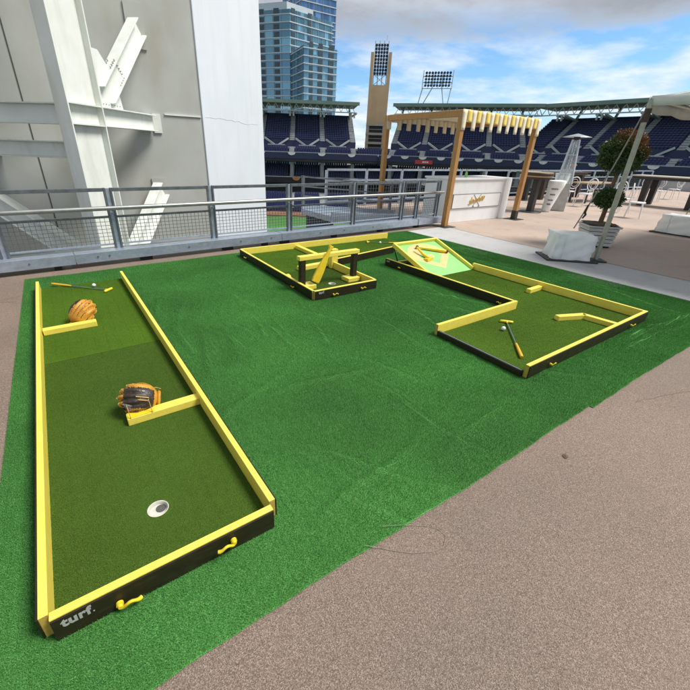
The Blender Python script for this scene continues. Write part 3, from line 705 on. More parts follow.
# ------------------------------------------------------------------ gloves, putters, balls
def glove(name, label, M, ax, outer='leather', inner='leather', webm='leather', tip=.15, emblem=False, panel=None):
    """a mitt as a leather bowl: fingers run along +Y, the back bulges to +Z, the pocket opens to -Z"""
    t = thing(name, label, 'glove', M.translation, 'baseball gloves', local=True); t.matrix_world = M
    b, a, c = ax; nt, nph = 26, 72
    def pt(th, ph, k=1.0):
        x, y = math.sin(th)*math.cos(ph), math.sin(th)*math.sin(ph)
        fan = x/(.86+.20*y); rid = abs(math.cos(fan*2.45*PI))**.55
        g_ = max(0, min(1, (y+.35)*1.6))
        r_ = k*(1 + tip*g_*(rid-.6) + .16*max(0, y)*(abs(math.cos(fan*2.45*PI))-.5))
        yy = y*(1.0 if y > 0 else .82)
        th_ = .10*math.exp(-((x+.85)**2+(y-.15)**2)/.05)
        return Vector((b*x*r_*(1+th_), a*yy*r_, c*(math.cos(th)*r_ - .12*max(0,y)**2)))
    mb = MB(); vs = [pt(0, 0)]; fs = []; TH = R(98)
    for i in range(1, nt+1):
        for k in range(nph): vs.append(pt(TH*i/nt, 2*PI*k/nph))
    for k in range(nph): fs.append((0, 1+k, 1+(k+1)%nph))
    for i in range(nt-1):
        for k in range(nph): fs.append((1+i*nph+k, 1+(i+1)*nph+k, 1+(i+1)*nph+(k+1)%nph, 1+i*nph+(k+1)%nph))
    mb.add(vs, fs, True); o = obj('leather_shell', mb, [outer, inner, 'leather_black', inner, 'leather_dark'], t)
    for pl in o.data.polygons:
        ce = pl.center; fx_ = (ce.x/b)/(.86+.20*ce.y/a)
        if ce.y/a > -.30 and abs(math.cos(fx_*2.45*PI)) < .20: pl.material_index = 2 if panel else 4  # shade in the grooves between fingers painted as dark faces
    if panel:
        for pl in o.data.polygons:
            ce = pl.center
            if panel(ce.x/b, ce.y/a): pl.material_index = 2
    sd2 = o.modifiers.new('solid', 'SOLIDIFY'); sd2.thickness = .014; sd2.offset = -1; sd2.material_offset = 1; sd2.material_offset_rim = 0
    # padded rim roll and wrist cuff
    rim = MB(); rim.tube([pt(TH, 2*PI*k/60, .985) for k in range(61)], .0085, 8, cap=False); obj('rim_roll', rim, outer, t)
    cf = MB(); cf.tube([(.045*math.cos(q), -a*.86+.004*math.sin(q), -.004+.030*math.sin(q)) for q in [2*PI*k/24 for k in range(25)]], .011, 8, cap=False); obj('wrist_cuff', cf, outer, t)
    wh = MB(); wh.ball((0, -a*.845, -.004), (.040, .010, .026), 14, 8); obj('wrist_opening', wh, 'leather_black', t)
    wb2 = MB()
    for k in range(5): wb2.bar((-b*.98, a*(.02+.13*k), c*.28-.008*k), (-b*.60, a*(.30+.13*k), c*.50-.012*k), .013, .007, (0,0,1))
    for k in range(4): wb2.bar((-b*(.95-.1*k), a*.10+.014*k, c*.36+.004*k), (-b*(.80-.09*k), a*.66+.010*k, c*.34+.004*k), .011, .007, (0,0,1))
    obj('web', wb2, webm, t)
    for k in range(9):
        ph = PI*(.12+.76*k/8); p0, p1 = pt(TH*.93, ph, 1.03), pt(TH*.93, ph+.10, 1.03)
        lm = MB(); lm.tube([p0, (p0+p1)/2*1.03, p1], .0032, 6); obj('lace', lm, 'lace', t)
    for sx_ in (-1, 1):
        lm = MB(); lm.tube([(sx_*b*.72,-a*.55,0),(sx_*b*.80,-a*.75,-.018),(sx_*b*.76,-a*.98,-.03)], .0032, 6); obj('lace', lm, 'lace', t)
    if emblem:
        for (ex, ey, w_, m3) in ((.25,.02,.016,'ink_white'),(-.12,.05,.075,'lace'),(-.30,.0,.06,'lace')):
            p = pt(R(1), 0); th = math.asin(min(.95, math.hypot(ex, ey))); ph = math.atan2(ey, ex); q = pt(th, ph, 1.0)
            nrm = (pt(th, ph, 1.02)-pt(th, ph, .98)).normalized(); al = Vector((.08, 1, 0)); al = (al-nrm*al.dot(nrm)).normalized()
            fl_ = MB(); fl_.bar(q+nrm*.003-al*w_/2, q+nrm*.003+al*w_/2, .007, .006, nrm); obj('emblem', fl_, m3, t)
    return t
def frame(loc, up, face, s=1.0):
    z_ = Vector(up).normalized(); y_ = -Vector(face); y_ = (y_ - z_*y_.dot(z_)).normalized(); x_ = y_.cross(z_)
    M = Matrix((x_*s, y_*s, z_*s)).transposed().to_4x4(); M.translation = Vector(loc); return M
def gframe(loc, fingers, back):
    y_ = Vector(fingers).normalized(); z_ = Vector(back); z_ = (z_-y_*z_.dot(y_)).normalized(); x_ = y_.cross(z_)
    M = Matrix((x_, y_, z_)).transposed().to_4x4(); M.translation = Vector(loc); return M
glove('baseball_glove', 'tan leather baseball glove propped beside the divider near the white ball', gframe((-.055, 4.09, .115), (.55, .25, .62), (-.30, -.62, .72)), (.112, .138, .080), webm='leather_black', panel=lambda x, y: x < -.62 and y > -.3)
glove('baseball_glove', 'black and orange baseball glove lying on the divider closest to the cup', gframe((.165, 2.325, .128), (-.90, .10, .30), (-.16, -.66, .74)), (.098, .122, .075), webm='leather_black', tip=.10, emblem=True,
      panel=lambda x, y: -.80 < x < .52+.18*y and -.55 < y < .90)
for x in (.075, .20):
    mb = MB(); mb.tube([(x,2.20,.083),(x-.004,2.215,.14),(x-.006,2.235,.165)], .0024, 6); obj('glove_tie', mb, 'lace', c1)
mb = MB(); mb.box((.062,2.203,.0825),(.215,2.266,.0855)); obj('glove_plate', mb, 'yellow_flat', c1)

def putter(name, label, head, gripend, hz=.045, gz=.045, tdir=None, group='yellow and silver putters', ty='T'):
    h, g_ = Vector((*head, hz)), Vector((*gripend, gz)); dd = (g_-h); L = dd.length; dd.normalize(); n = Vector((-dd.y, dd.x, 0)).normalized()
    t = thing(name, label, 'putter', (head[0], head[1], FZ), group)
    mb = MB(); mb.tube([h+dd*.02, h+dd*(L-.25)], .0065, 10); obj('shaft', mb, 'shaft', t)
    mb = MB(); mb.tube([h+dd*(L-.27), h+dd*(L-.2), h+dd*(L-.03), g_], [.010,.013,.0155,.013], 12); obj('grip', mb, 'grip', t)
    mb = MB(); mb.tube([h-n*.065, h-n*.058, h-n*.02, h+n*.02, h+n*.058, h+n*.065], [.009,.014,.015,.015,.014,.009], 10); mb.tube([h, h+dd*.04], [.014,.009], 10)
    obj('head', mb, 'yellow_flat', t)
    return t
putter('putter', 'putter lying behind the tan glove at the open end of the straight lane', (.262, 4.955), (-.285, 5.50), .046, .047)
putter('putter', 'putter lying beside a ball on the wide end of the ramp course', (3.655, 1.965), (3.05, 1.425), .046, .047)
putter('putter', 'putter lying along the back yellow board of the swinging bat course', (4.80, 5.68), (5.36, 5.30), .046, .047)
def golf_ball(p, label):
    mb = MB(); mb.ball((p[0], p[1], FZ+.0255), .0213, 18, 12); return tag(obj('golf_ball', mb, 'ball_white'), label, 'golf ball', 'white golf balls')
golf_ball((.135, 5.19), 'white golf ball beside the shaft of the putter behind the tan glove')
golf_ball((3.445, 1.865), 'white golf ball beside the putter head on the ramp course')
golf_ball((4.965, 5.50), 'white golf ball by the putter along the back yellow board')
# a thin loop of cord on the deck and a fallen leaf
cpts = [(.80,.80),(.86,.76),(.91,.71),(.97,.66),(1.05,.62),(1.11,.61),(1.16,.64),(1.16,.68),(1.13,.72),(1.06,.77),(.99,.80),(.93,.83)]
mb = MB(); mb.tube([(x, y, .004 if y < .79 else .022) for x, y in cpts], .0011, 6)
tag(obj('cord', mb, 'strap'), 'thin dark cord looped on the brown deck at the turf edge', 'cord')
mb = MB(); mb.add([(2.17,.60,.003),(2.19,.592,.010),(2.215,.602,.004),(2.21,.622,.009),(2.185,.628,.004),(2.193,.61,.012)], [(0,1,5),(1,2,5),(2,3,5),(3,4,5),(4,0,5)])
tag(obj('fallen_leaf', mb, 'bark'), 'small dark dry leaf lying alone on the brown deck', 'leaf')

# ------------------------------------------------------------------ railing along the deck edge
RD = Vector((1, RSL, 0)).normalized(); RN = Vector((-RD.y, RD.x, 0))
def rl(x, off, z): return Vector((x, rail_y(x), z)) + RN*off
rail = thing('guard_railing', 'galvanised deck edge railing with wire mesh panels and a pipe handrail', 'railing', (3.5, rail_y(3.5), 0))
XP = [-3.55, -2.15, -.73, .62, 2.10, 3.59, 5.16, 6.62, 7.12, 7.86]
CURB = [(-4.6, .02), (.024, 3.32), (3.325, 7.05), (7.075, 8.02)]
for a, b in CURB:
    mb = MB(); A, B = rl(a, 0, .065), rl(b, 0, .065)
    dd = (B-A); mb.obox((A+B)/2+RN*.006, dd, dd.length-.006, .012, .135)            # front web
    mb.obox((A+B)/2+RN*.145+Vector((0,0,.124)), dd, dd.length-.006, .264, .012)       # top flange
    mb.obox((A+B)/2+RN*.05, dd, dd.length-.006, .075, .010)                            # bottom flange
    obj('kerb_channel', mb, 'galv', rail, bevel=.002)
for x in (-2.0, -.2, .95, 2.28, 3.0, 3.42, 4.6, 5.9, 7.1):
    mb = MB(); A = rl(x, .09, .001); mb.obox(A, RD, .17 if x in (2.28, 3.42, .95) else .09, .10, .063); obj('packing_block', mb, 'rubber', rail)
for x in (-.9, -.5, .3, .45, 1.6, 2.5, 3.1, 4.2, 4.8, 5.6):
    mb = MB(); A = rl(x, .001, .14); mb.tube([A, A-RN*.009], .012, 8); obj('bolt', mb, 'galv_dark', rail)
PO = .18
for i, x in enumerate(XP):
    mb = MB()
    mb.obox(rl(x, PO, .2015), RD, .050, .014, .83); obj('post', mb, 'galv', rail, bevel=.001)
    for s_ in (-1, 1):
        mb = MB(); mb.obox(rl(x+s_*.042, PO, .2015), RD, .026, .055, .835); obj('post_flange', mb, 'galv_dark', rail, bevel=.002)
for i, (a, b) in enumerate(zip(XP, XP[1:])):
    a2, b2 = a+.056, b-.056
    if b2-a2 < .2: continue
    mb = MB(); mb.bar(rl(a2, PO, 1.012), rl(b2, PO, 1.012), .05, .046); obj('top_rail', mb, 'galv_dark', rail, bevel=.003)
    mb = MB(); mb.bar(rl(a2, PO, .648), rl(b2, PO, .648), .04, .03); obj('middle_rail', mb, 'galv_dark', rail, bevel=.002)
    mb = MB(); mb.bar(rl(a2, PO, .262), rl(b2, PO, .262), .03, .022); obj('bottom_rail', mb, 'galv', rail, bevel=.002)
    mb = MB(); nw = int((b2-a2)/.058)
    for k in range(1, nw):
        x = a2+(b2-a2)*k/nw; mb.bar(rl(x, PO, .273), rl(x, PO, .633), .0055, .0055, (0, 1, 0))
    for k in range(1, 7):
        z = .273+.36*k/7; mb.bar(rl(a2, PO-.004, z), rl(b2, PO-.004, z), .0055, .0055)
    obj('mesh_panel', mb, 'wire', rail)
for a, b in ((-4.6, 1.3), (1.305, 7.95)):
    mb = MB(); mb.tube([rl(a, .085, .775), rl((a+b)/2, .085, .777), rl(b, .085, .775)], .030, 14); obj('handrail', mb, 'pipe', rail)
for x in XP:
    mb = MB(); mb.tube([rl(x, PO-.01, .70), rl(x, .10, .70), rl(x, .085, .745)], .010, 8); obj('handrail_bracket', mb, 'galv', rail)

# ------------------------------------------------------------------ gangway and lower slab behind the railing
mb = MB(); mb.prism([(4.9,7.0),(8.0,7.1),(8.0,10.6),(4.9,10.6)], -1.6, -.75); struct(obj('lower_slab', mb, 'stand_dark'))
gw = thing('gangway', 'sloping galvanised gangway with side rails behind the mesh railing', 'gangway', (6.5, 8.0, -.75))
def gz(x): return .02+(8.15-x)*.085
mb = MB(); mb.hexa([(5.0,7.25,gz(5)-.12),(8.15,7.25,gz(8.15)-.12),(8.15,8.5,gz(8.15)-.12),(5.0,8.5,gz(5)-.12),(5.0,7.25,gz(5)),(8.15,7.25,gz(8.15)),(8.15,8.5,gz(8.15)),(5.0,8.5,gz(5))]); obj('walking_plate', mb, 'galv', gw)
for y in (7.22, 8.53):
    mb = MB(); mb.bar((5.0,y,gz(5)-.02),(8.15,y,gz(8.15)-.02),.05,.22); obj('side_channel', mb, 'galv', gw)
for y in (8.55,):
    for x in (5.05, 6.5, 7.95):
        mb = MB(); mb.box((x-.03,y-.03,gz(x)+.05),(x+.03,y+.03,gz(x)+.76)); obj('post', mb, 'galv_dark', gw)
    for h in (.30, .52, .74):
        mb = MB(); mb.bar((5.0,y,gz(5)+h),(8.0,y,gz(8)+h),.03,.032); obj('rail', mb, 'galv_dark', gw)
for x in (5.1, 6.6):
    mb = MB(); mb.box((x-.05,7.35,-.748),(x+.05,8.4,gz(x)-.13)); obj('trestle', mb, 'stand_dark', gw)

# ------------------------------------------------------------------ far railing of the terrace
fr = thing('terrace_railing', 'plain galvanised railing along the far terrace edge behind the bar', 'railing', (14, 10.3, 0))
fx = [6.9+1.55*k for k in range(0, 17)]
for x in fx:
    mb = MB(); mb.box((x-.035,10.27,.002 if x > 8.02 else -.748),(x+.035,10.33,1.08)); obj('post', mb, 'galv', fr)
for a, b in zip(fx, fx[1:]):
    for z, h in ((1.09,.06),(.78,.05),(.18,.05)):
        mb = MB(); mb.bar((a+.036,10.3,z),(b-.036,10.3,z),.05,h); obj('rail', mb, 'galv', fr)
    mb = MB()
    for k in range(1, 14): mb.bar((a+(b-a)*k/14,10.3,.2),(a+(b-a)*k/14,10.3,.76),.008,.008,(0,1,0))
    for k in range(1, 5): mb.bar((a+.04,10.296,.2+.11*k),(b-.04,10.296,.2+.11*k),.006,.006)
    obj('mesh_panel', mb, 'wire', fr)

# ------------------------------------------------------------------ pylon and the white steelwork
py = thing('concrete_pylon', 'huge pale pylon with a grey shaded face and a white face', 'pylon', (0, 12, -10.7))
PC = (3.48, 10.80); PE = (6.32, 13.36)
mb = MB()
poly = [(-9,10.80), PC, PE, (6.32,19), (-9,19)]
nP = len(poly); vs = [(x,y,-10.7) for x,y in poly]+[(x,y,16) for x,y in poly]
fs = [tuple(range(nP,2*nP))]+[(i,(i+1)%nP,nP+(i+1)%nP,nP+i) for i in range(nP)]
mb.add(vs, fs)
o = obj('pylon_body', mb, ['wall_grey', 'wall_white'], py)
o.data.polygons[2].material_index = 1  # light and shade put into the colours: lit face white, shaded face grey
mb = MB(); mb.box((-.145,10.792,-10),(-.125,10.7985,15.9)); obj('panel_joint', mb, 'seal', py)
mb = MB(); mb.box((2.56,10.775,2.232),(3.42,10.7985,2.262)); obj('panel_joint', mb, 'steel_white', py)
mb = MB(); mb.box((2.56,10.785,2.222),(3.42,10.7985,2.2315)); obj('rust_stain', mb, 'rust', py)
mb = MB(); mb.box((2.40,10.792,4.5),(2.416,10.7985,15.9)); obj('panel_joint', mb, 'seal', py)
# edge bead where the two faces meet
mb = MB(); mb.tube([(PC[0]-.01,PC[1]-.006,-10),(PC[0]-.01,PC[1]-.006,15.9)], .02, 8); obj('corner_bead', mb, 'wall_white', py)
mb = MB(); wd = (Vector((*PE,0))-Vector((*PC,0)));
cr = []
for i in range(15):
    q = .03+.85*i/14; cr.append(Vector((*PC,0))+wd*q+Vector((0,0,2.28-.02*q+random.uniform(-.03,.03))))
wnn = Vector((wd.y,-wd.x,0)).normalized()
for a, b in zip(cr, cr[1:]): mb.bar(a+wnn*.002, b+wnn*.002, .004, .008)
obj('hairline_crack', mb, 'wall_crack', py)

st = thing('steel_column_frame', 'white painted steel column with bolted beams and braces before the pylon', 'steel column', (.7, 9.0, -10.7))
D1 = Vector((math.sin(R(42)), math.cos(R(42)), 0)); D2 = Vector((-math.sin(R(48)), math.cos(R(48)), 0)); UZ = Vector((0,0,1))
A0 = Vector((.50, 8.60, 0)); FWD_ = .25; DEP = .90; TF = .03
def sbox(o_, d_, L, n_, wdt, z0, z1):      # box from corner o_ along d_ (L) and n_ (wdt)
    q = [o_, o_+d_*L, o_+d_*L+n_*wdt, o_+n_*wdt]
    if d_.cross(n_).z < 0: q = q[::-1]
    return MB().hexa([p+UZ*z0 for p in q]+[p+UZ*z1 for p in q])
obj('column_flange', sbox(A0, D2, FWD_, D1, TF, -10.6, 13), 'steel_white', st, bevel=.004)
obj('column_flange', sbox(A0+D1*(DEP-TF), D2, FWD_, D1, TF, -10.6, 13), 'steel_white', st, bevel=.004)
WEB = A0+D2*(FWD_/2-.010)
obj('column_web', sbox(WEB+D1*(TF+.001), D1, DEP-2*TF-.002, D2, .020, -10.59, 12.99), 'steel_white', st)
for z in (2.20, 1.885, -.62): obj('stiffener', sbox(A0+D2*.006+D1*(TF+.002), D1, DEP-2*TF-.004, D2, FWD_/2-.020, z-.012, z+.012), 'steel_white', st)
def ibeam(p0, p1, depth, fwid, side, tf=.022, tw=.014):
    """I section between two points; side = horizontal direction of the flange width"""
    p0, p1 = Vector(p0), Vector(p1); d_ = (p1-p0).normalized(); s_ = Vector(side).normalized(); u = s_.cross(d_).normalized()
    if u.z < 0: u = -u
    mb = MB()
    for k in (1, -1): mb.bar(p0+u*k*(depth/2-tf/2), p1+u*k*(depth/2-tf/2), fwid, tf, u)
    mb.bar(p0, p1, tw, depth-2*tf-.002, u)
    return mb
CF = A0+D1*DEP+D2*FWD_/2                        # outer face of the far flange
bw = (10.78-CF.y)/D1.y
obj('cross_beam', ibeam(CF+D1*.003+UZ*2.045, CF+D1*(bw-.05)+UZ*2.045, .335, .22, D2), 'steel_white', st, bevel=.003)
E1 = CF+D1*bw
mb = MB(); mb.box((E1.x-.02,10.765,1.85),(E1.x+.16,10.79,2.25)); obj('end_plate', mb, 'steel_white', st)
# upper brace with gusset and bolts
g0 = CF+D1*.55+UZ*2.55; g1 = CF+D1*(bw-.12)+UZ*3.80
obj('upper_brace', ibeam(CF+D1*.30+UZ*2.42, CF+D1*(bw-.10)+UZ*3.82, .36, .24, D2), 'steel_white', st, bevel=.003)
mb = MB(); q = [CF+D1*.003+UZ*2.215, CF+D1*.80+UZ*2.215, CF+D1*.70+UZ*2.75, CF+D1*.32+UZ*3.14, CF+D1*.003+UZ*3.14]
nn = D2*.012
mb.add([p-nn for p in q]+[p+nn for p in q], [(0,1,2,3,4),(9,8,7,6,5)]+[(i,5+i,5+(i+1)%5,(i+1)%5) for i in range(5)]); obj('gusset_plate', mb, 'steel_white', st)
bd = (Vector((D1.x,D1.y,1.40/(bw-.40)))).normalized(); su = D2.cross(bd); su = su if su.z > 0 else -su
for (t0, offs) in ((.50, .19), (.50, -.17)):
    for k in range(4):
        for l in (-.07, .07):
            p = CF+D1*.30+UZ*2.42+bd*(t0+.07*k)+su*offs-D2*l; mb = MB(); mb.tube([p-su*.02, p+su*.025], .014, 6); obj('bolt', mb, 'wall_grey', st)
for k in range(5):
    p = CF+D1*.30+UZ*2.42+bd*(.78)-su*(-.10+.055*k); mb = MB(); mb.tube([p-D2*.0, p-D2*.035], .014, 6); obj('bolt', mb, 'wall_grey', st)
for k in range(8):
    p = CF+D1*(.10+.085*k)+UZ*2.27; mb = MB(); mb.tube([p-D2*.01, p-D2*.03], .012, 6); obj('bolt', mb, 'wall_grey', st)
E2 = CF+D1*(bw-.02); mb = MB(); mb.box((E2.x-.26,10.768,3.45),(E2.x+.10,10.79,4.25)); obj('end_plate', mb, 'wall_grey', st)
# lower brace to the pylon
obj('lower_brace', ibeam(CF+D1*.15+UZ*-.75, CF+D1*(bw-.10)+UZ*.62, .40, .24, D2), 'steel_white', st, bevel=.003)
E3 = CF+D1*(bw-.02); mb = MB(); mb.box((E3.x-.24,10.769,.34),(E3.x+.08,10.79,.86)); obj('end_plate', mb, 'wall_grey', st)
# beams and brace running off to the other side
CB = A0+D1*(DEP*.45)+D2*(FWD_/2+.012)
obj('cross_beam', ibeam(CB+UZ*2.045, CB+D2*5+UZ*2.045, .335, .22, D1), 'steel_white', st, bevel=.003)
CB2 = CB+D1*.30
obj('cross_beam', ibeam(CB2+UZ*1.455, CB2+D2*5+UZ*1.455, .30, .20, D1), 'steel_white', st, bevel=.003)
obj('lower_brace', ibeam(CB+UZ*-.95, CB+D2*4.2+UZ*1.6, .38, .24, D1), 'steel_white', st, bevel=.003)

# ------------------------------------------------------------------ pergola
pg = thing('pergola', 'timber pergola with a yellow and white striped scalloped valance over the bar', 'pergola', (9.3, 7.6, 0))
PX0, PX1, PY0, PY1, PH = 7.84, 10.80, 6.40, 8.85, 2.36
for x, y in ((PX0,PY0),(PX1,PY0),(PX0,PY1),(PX1,PY1)):
    mb = MB(); mb.box((x-.06,y-.06,.014),(x+.06,y+.06,PH)); p = obj('post', mb, 'wood', pg, bevel=.006)
    mb = MB(); mb.box((x-.20,y-.20,.003),(x+.20,y+.20,.0135)); obj('base_plate', mb, 'blackmetal', p)
    if x == PX1:
        mb = MB(); mb.box((x-.066,y-.066,.0137),(x+.066,y+.066,.24)); obj('post_shoe', mb, 'blackmetal', p)
for y in (PY0, PY1):
    mb = MB(); mb.box((PX0-.06,y-.055,PH+.001),(PX1+.06,y+.055,PH+.13)); obj('beam', mb, 'wood', pg, bevel=.005)
for x in (PX0, PX1):
    mb = MB(); mb.box((x-.055,PY0+.056,PH+.001),(x+.055,PY1-.056,PH+.13)); obj('beam', mb, 'wood', pg, bevel=.005)
# stretched fabric roof, sagging
mb = MB(); nu, nv = 14, 12; vs = []; fs = []
for i in range(nu+1):
    for j in range(nv+1):
        u, v = i/nu, j/nv; vs.append((PX0+(PX1-PX0)*u, PY0+(PY1-PY0)*v, PH+.142+.02*math.sin(u*PI)*math.sin(v*PI)*-3+.012*math.sin(u*20)))
for i in range(nu):
    for j in range(nv): fs.append((i*(nv+1)+j,(i+1)*(nv+1)+j,(i+1)*(nv+1)+j+1,i*(nv+1)+j+1))
mb.add(vs, fs, True); rf = obj('roof_cloth', mb, 'cloth_cream', pg)
sd_ = rf.modifiers.new('solid', 'SOLIDIFY'); sd_.thickness = .006
def valance(y, mats, nst, z0=PH+.14, face=-1, tabs=(.40, .24)):
    w_ = (PX1-PX0+.16)/nst
    for k in range(nst):
        xa = PX0-.08+w_*k; drop = tabs[k % 2]
        mb = MB(); vs = []; m_ = 6
        wa = .010*math.sin(k*1.9); wb_ = .010*math.sin((k+1)*1.9)
        for j in range(m_+1):
            q = j/m_; z = z0-drop*q; off = face*(.066+.012*q)
            vs += [(xa+.001+(.012*q if drop > .3 else 0), y+off+wa*q, z), (xa+w_-.001-(.012*q if drop > .3 else 0), y+off+wb_*q, z)]
        mb.add(vs, [(2*j,2*j+2,2*j+3,2*j+1) for j in range(m_)], True)
        o = obj('valance_strip', mb, mats[k % 2], pg); s2 = o.modifiers.new('solid', 'SOLIDIFY'); s2.thickness = .003
valance(PY0, ('cloth_cream', 'cloth_yellow'), 19)
valance(PY1, ('cloth_cream', 'cloth_cream'), 17, face=-1, tabs=(.34, .17))

# ------------------------------------------------------------------ bar
br = thing('bar_counter', 'white panelled bar counter with a gold script emblem and crossed clubs', 'bar', (9.5, 7.0, 0))
BX0, BX1, BY0, BY1, BHH = 8.30, 10.72, 6.72, 7.62, 1.04
mb = MB(); mb.box((BX0,BY0,.003),(BX1,BY1,BHH)); obj('counter_body', mb, 'bar_white', br, bevel=.004)
mb = MB(); mb.box((BX0-.03,BY0-.035,BHH+.001),(BX1+.03,BY1+.03,BHH+.045)); obj('counter_top', mb, 'bar_white', br, bevel=.005)
mb = MB(); mb.box((BX1-.24,BY0-.05,.004),(BX1+.02,BY0-.001,BHH-.004)); obj('pilaster', mb, 'bar_white', br, bevel=.004)
mb = MB(); mb.box((BX0+.10,BY0-.018,.36),(BX1-.34,BY0-.001,.70)); pn = obj('front_panel', mb, 'bar_white', br, bevel=.003)
for z in (.355, .702):
    mb = MB(); mb.box((BX0+.06,BY0-.022,z-.008),(BX1-.32,BY0-.002,z+.003)); obj('panel_moulding', mb, 'line_grey', br)
for x in (BX0+.09, BX1-.335):
    mb = MB(); mb.box((x-.005,BY0-.020,.364),(x+.005,BY0-.002,.693)); obj('panel_moulding', mb, 'line_grey', br)
LX, LZ, LY = 9.36, .53, BY0-.0215
def stroke(pts, r, mat, name='emblem_stroke'):
    mb = MB(); mb.tube([(LX+x, LY, LZ+z) for x, z in pts], r, 6); return obj(name, mb, mat, pn)
for s_ in (-1, 1):
    stroke([(s_*.15,.15),(0,0),(-s_*.14,-.14)], .007, 'line_grey', 'emblem_club'); stroke([(-s_*.14,-.14),(-s_*.10,-.15)], .016, 'line_grey', 'emblem_club')
def curve(f, n=22): return [f(i/(n-1)) for i in range(n)]
for x0, zz in ((-.30,-.045),(-.19,-.02),(-.06,.0),(.07,.02),(.18,.045)):
    stroke(curve(lambda t: (x0+.13*t, zz+.055*math.sin(t*2*PI+.5)+.03*t)), .013, 'gold')
    stroke(curve(lambda t: (x0+.05+.035*math.cos(t*2*PI), zz+.04*math.sin(t*2*PI))), .010, 'gold')
stroke([(-.34,-.08),(-.28,-.11),(-.25,-.02),(-.22,.09)], .012, 'gold'); stroke([(.24,-.02),(.27,.11),(.31,.10)], .012, 'gold')
stroke([(-.012,.012),(.012,.018)], .018, 'red', 'emblem_dot')
bt = thing('bottle', 'small green bottle standing on the white bar top', 'bottle', (9.05, 6.95, BHH+.046))
mb = MB(); mb.lathe([(.03,.0),(.032,.02),(.032,.11),(.012,.15),(.012,.19)], 14, (9.05,6.95,BHH+.046)); obj('bottle_body', mb, 'ramp_green', bt)
mb = MB(); mb.lathe([(.014,.191),(.014,.21)], 12, (9.05,6.95,BHH+.046)); obj('cap', mb, 'leaf', bt)

# ------------------------------------------------------------------ patio heater
ht = thing('patio_heater', 'pyramid patio heater with glass sides and a round reflector hood', 'heater', (14.3, 7.0, 0))
def sq(c, h, z, ang=R(25)):
    return [Vector((c[0]+h*math.sqrt(2)*math.cos(ang+PI/4+k*PI/2), c[1]+h*math.sqrt(2)*math.sin(ang+PI/4+k*PI/2), z)) for k in range(4)]
hc = (14.3, 7.0); b0, b1, b2_ = sq(hc,.24,.004), sq(hc,.22,.86), sq(hc,.09,2.16)
mb = MB(); mb.hexa(b0+b1); obj('gas_cabinet', mb, 'stainless', ht, bevel=.01)
for k in range(4):
    mb = MB(); mb.bar(b1[k], b2_[k], .045, .045); obj('corner_post', mb, 'alu', ht)
    a, b, c_, d_ = b1[k], b1[(k+1)%4], b2_[(k+1)%4], b2_[k]; ctr = (a+b+c_+d_)/4; inn = (Vector((hc[0],hc[1],ctr.z))-ctr).normalized()*.012
    q = [p.lerp(ctr,.05)+inn for p in (a,b,c_,d_)]; mb = MB(); mb.add(q+[p+inn*.5 for p in q], [(0,1,2,3),(7,6,5,4),(0,4,5,1),(1,5,6,2),(2,6,7,3),(3,7,4,0)]); obj('glass_side', mb, 'glass', ht)
    for t in (.33, .66):
        mb = MB(); mb.bar(a.lerp(d_,t), b.lerp(c_,t), .02, .02); obj('guard_bar', mb, 'alu', ht)
mb = MB(); mb.tube([(hc[0],hc[1],.87),(hc[0],hc[1],2.15)], .05, 14); obj('flame_tube', mb, 'glass', ht)
mb = MB(); mb.lathe([(.02,2.33),(.10,2.31),(.26,2.27),(.41,2.235),(.415,2.225),(.25,2.245),(.05,2.26)], 28, (*hc,0)); obj('reflector_hood', mb, 'alu', ht)
mb = MB(); mb.lathe([(.085,2.16),(.10,2.20),(.085,2.25)], 16, (*hc,0)); obj('burner', mb, 'blackmetal', ht)

# ------------------------------------------------------------------ bar tables
def bar_table(loc, label, r=.42, h=1.06, mat='wood_light'):
    t = thing('bar_table', label, 'table', loc, 'round bar tables')
    x, y, z = loc
    mb = MB(); mb.lathe([(r-.02,h),(r,h+.012),(r,h+.04),(r-.02,h+.05)], 32, loc); obj('table_top', mb, 'wood_light', t)
    mb = MB(); mb.lathe([(r-.03,h-.06),(r-.03,h-.001)], 28, loc); obj('table_apron', mb, 'dark_wood', t)
    mb = MB(); mb.box((x-.09,y-.09,.032),(x+.09,y+.09,h-.061)); obj('leg', mb, 'blackmetal', t, bevel=.01)
    mb = MB(); mb.lathe([(.34,.003),(.34,.02),(.30,.031)], 28, loc); obj('foot_plate', mb, 'blackmetal', t)
    return t
bar_table((12.85, 7.12, 0), 'round bar table on one black leg beside the striped pergola')
bar_table((16.2, 9.35, 0), 'round bar table on one black leg at the far terrace railing')
# stack of dark coasters/trays on the near bar table
tr = thing('serving_tray', 'thick dark round tray lying on the bar table by the pergola', 'tray', (12.85, 7.12, 1.11))
mb = MB(); mb.lathe([(.40,1.111),(.43,1.118),(.43,1.175),(.41,1.185)], 28, (12.85,7.12,0)); obj('tray_body', mb, 'dark_wood', tr)
mb = MB(); mb.lathe([(.405,1.1855),(.40,1.20)], 28, (12.85,7.12,0)); obj('tray_inlay', mb, 'wood_light', tr)
